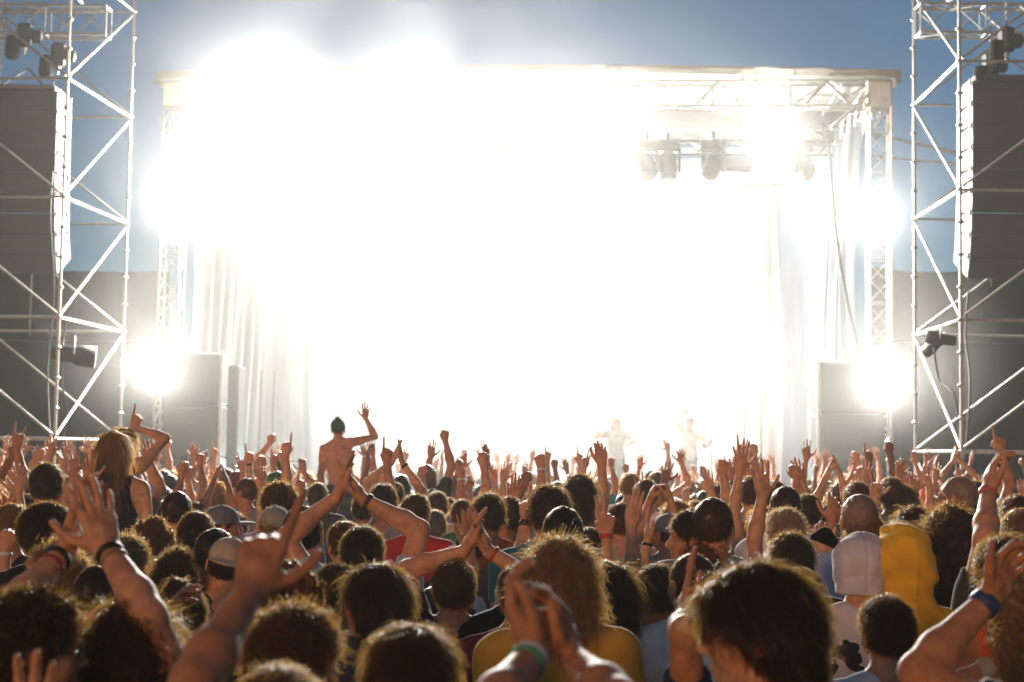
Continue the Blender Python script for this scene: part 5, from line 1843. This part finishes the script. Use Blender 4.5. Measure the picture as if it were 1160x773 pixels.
N_SELF = 300 - len(PLACED)
FILL = candidates(85, 8.5, 14.0, .46, 21, True) + candidates(N_SELF - 85, 13.0, 26.8, .47, 22, True)
FILL.sort(key=lambda c: c[1])
R = random.Random(99)
for x, d, px, top, s in FILL:
    i = R.choice([0, 1, 2, 15, 3, 4, 5, 5, 6, 7, 8, 9, 10, 11, 12, 13, 14, 16]) if s < 150 else R.choice([0, 1, 2, 15, 0, 1, 2, 15, 14, 11, 7, 4])
    for _ in range(200):
        hair, hc, style, cc = R.choice(HK), R.choice(HCW), R.choice(['tee', 'tee', 'tee', 'tank', 'loose']), R.choice(CW)
        lab = "%s haired person, %s %s, %s, %s, %s" % (hc if hair in ('short', 'tousled') else (hc + ' ' + {'crop': 'cropped', 'curly': 'curly', 'mop': 'mop', 'bob': 'bob', 'long': 'long', 'bun': 'bun', 'updo': 'piled'}[hair]),
                                                       cc, {'tee': 'shirt', 'tank': 'vest', 'loose': 'top'}[style], POSES[i][0],
                                                       next(w for m_, w in ROWS if s >= m_), next(w for m_, w in LAND if px < m_))
        if lab not in LABELS and len(lab.split()) <= 16:
            break
    LABELS.add(lab)
    if POSES[i][0] != 'arms down' and s < 150:
        top += R.uniform(-.04, .15)
    e = body_set(('pose', i), SPS[i], .0075, style)
    bands = [(k, R.choice([(.02, .02, .02), (.6, .6, .6), (.5, .05, .04)]), .009, .03) for k in ('R', 'L') if R.random() < .2 and e['J'][k]['raised']]
    assemble(e, Vector((x, d, 0)), R.uniform(-.3, .3), top / 1.757, SKINS[R.choice(['light', 'light', 'tan', 'tan', 'brown'])], hair, HAIRC[hc], style, CLOTHC[cc], lab, False, 1 if s > 120 else 0, alt=R.randrange(2), bands=bands, lean=(R.gauss(0, .05), R.gauss(0, .07)),
             hat=('cap' if R.random() < .5 else 'backcap') if hair == 'crop' and R.random() < .3 else None, hatc=CLOTHC[R.choice(CW)], trousers=R.choice(['navy', 'charcoal', 'black', 'brown']))

# beyond those three hundred: the densely packed rows by the stage as one mass
more = candidates(N_MASS, 15.5, 27.3, .40, 31, True)
mats, mi = [], {}
def mass_mat(key, col, rough, kind):
    if key not in mi:
        mi[key] = len(mats)
        mats.append(surf("crowd_" + key.replace(' ', '_'), col, rough, 0, .25, 12, 0, 40, .4))
    return mi[key]
MV, MQ, MM, off = [], [], [], 0
COARSE = {}
for x, d, px, top, s in more:
    i = R.choice([0, 1, 2, 15, 0, 1, 2, 15, 3, 4, 5, 6, 7, 8, 11, 13])
    if i not in COARSE:
        J = skeleton(SPS[i])
        COARSE[i] = (body_field(SPS[i], J, .012).mesh(0), shirt_field(J, .016, 'tee', random.Random(i), SPS[i].get('fem', 0)).mesh(1), J)
    (bv, bq), (sv, sq), J = COARSE[i]
    hk = R.choice(['crop', 'short', 'tousled', 'curly', 'bob'])
    if hk not in COARSE:
        COARSE[hk] = hair_mesh(hk, random.Random(4), .012, 130, .0035)
    hv, hq = COARSE[hk]
    hv = hv @ J['head'].T + HEAD0
    if 'legs' not in COARSE:
        COARSE['legs'] = trousers_field(.02, random.Random(2)).mesh(1)
    tv, tq = COARSE['legs']
    a, sc = R.uniform(-.35, .35), (top + (R.uniform(.02, .14) if POSES[i][0] != 'arms down' else 0)) / 1.757
    RM = np.array(Matrix.Rotation(a, 3, 'Z') @ Matrix.Rotation(R.gauss(0, .07), 3, 'Y'))
    hc, cc, sk = R.choice(HCW), R.choice(CW), R.choice(['light', 'light', 'tan', 'brown'])
    for V, Q, mid in ((bv, bq, mass_mat('skin ' + sk, SKINS[sk], .5, 0)), (sv, sq, mass_mat('cloth ' + cc, CLOTHC[cc], .9, 0)), (hv, hq, mass_mat('hair ' + hc, HAIRC[hc], .45, 0)), (tv, tq, mass_mat('cloth navy', CLOTHC['navy'], .9, 0))):
        MV.append((V * sc) @ RM.T + np.array((x, d, 0)))
        MQ.append(Q + off)
        MM.append(np.full(len(Q), mid))
        off += len(V)
if MV:
    structure(link("crowd", mesh_np("crowd", np.concatenate(MV), np.concatenate(MQ), mats, True, np.concatenate(MM))), "stuff")

# ------------------------------------------------------------------ performers, nearly lost in the light
for px, py, s, lab, Rh, Lh, hair, hc, top, rz, seed in (
        (698, 478, 53, "washed out performer standing at the stage edge, arms to the audience", (.34, .3, 1.45, 'open', 'f'), (-.30, .32, 1.2, 'relax', 'i'), 'shag', 'brown', ('loose', 'grey'), 2.9, 1),
        (781, 470, 55, "washed out performer leaning back with one arm over the head", (.15, .1, 1.86, 'relax', 'f'), (-.2, .35, 1.2, 'fist', 'i'), 'short', 'dark brown', ('long', 'white'), 3.5, 2)):
    d = FPX / s
    p = P(px, py, d)
    sp = dict(yaw=.2, pitch=-.1, R=(np.array(Rh[:3]), Rh[3], Rh[4], None, None), L=(np.array(Lh[:3]), Lh[3], Lh[4], None, None))
    e = body_set(('performer', seed), sp, .009, top[0])
    assemble(e, Vector((p.x, d, 1.2)), rz, 1.0, SKINS['light'], hair, HAIRC[hc], top[0], CLOTHC[top[1]], lab, False, 0, group="performers on the stage", trousers='charcoal')
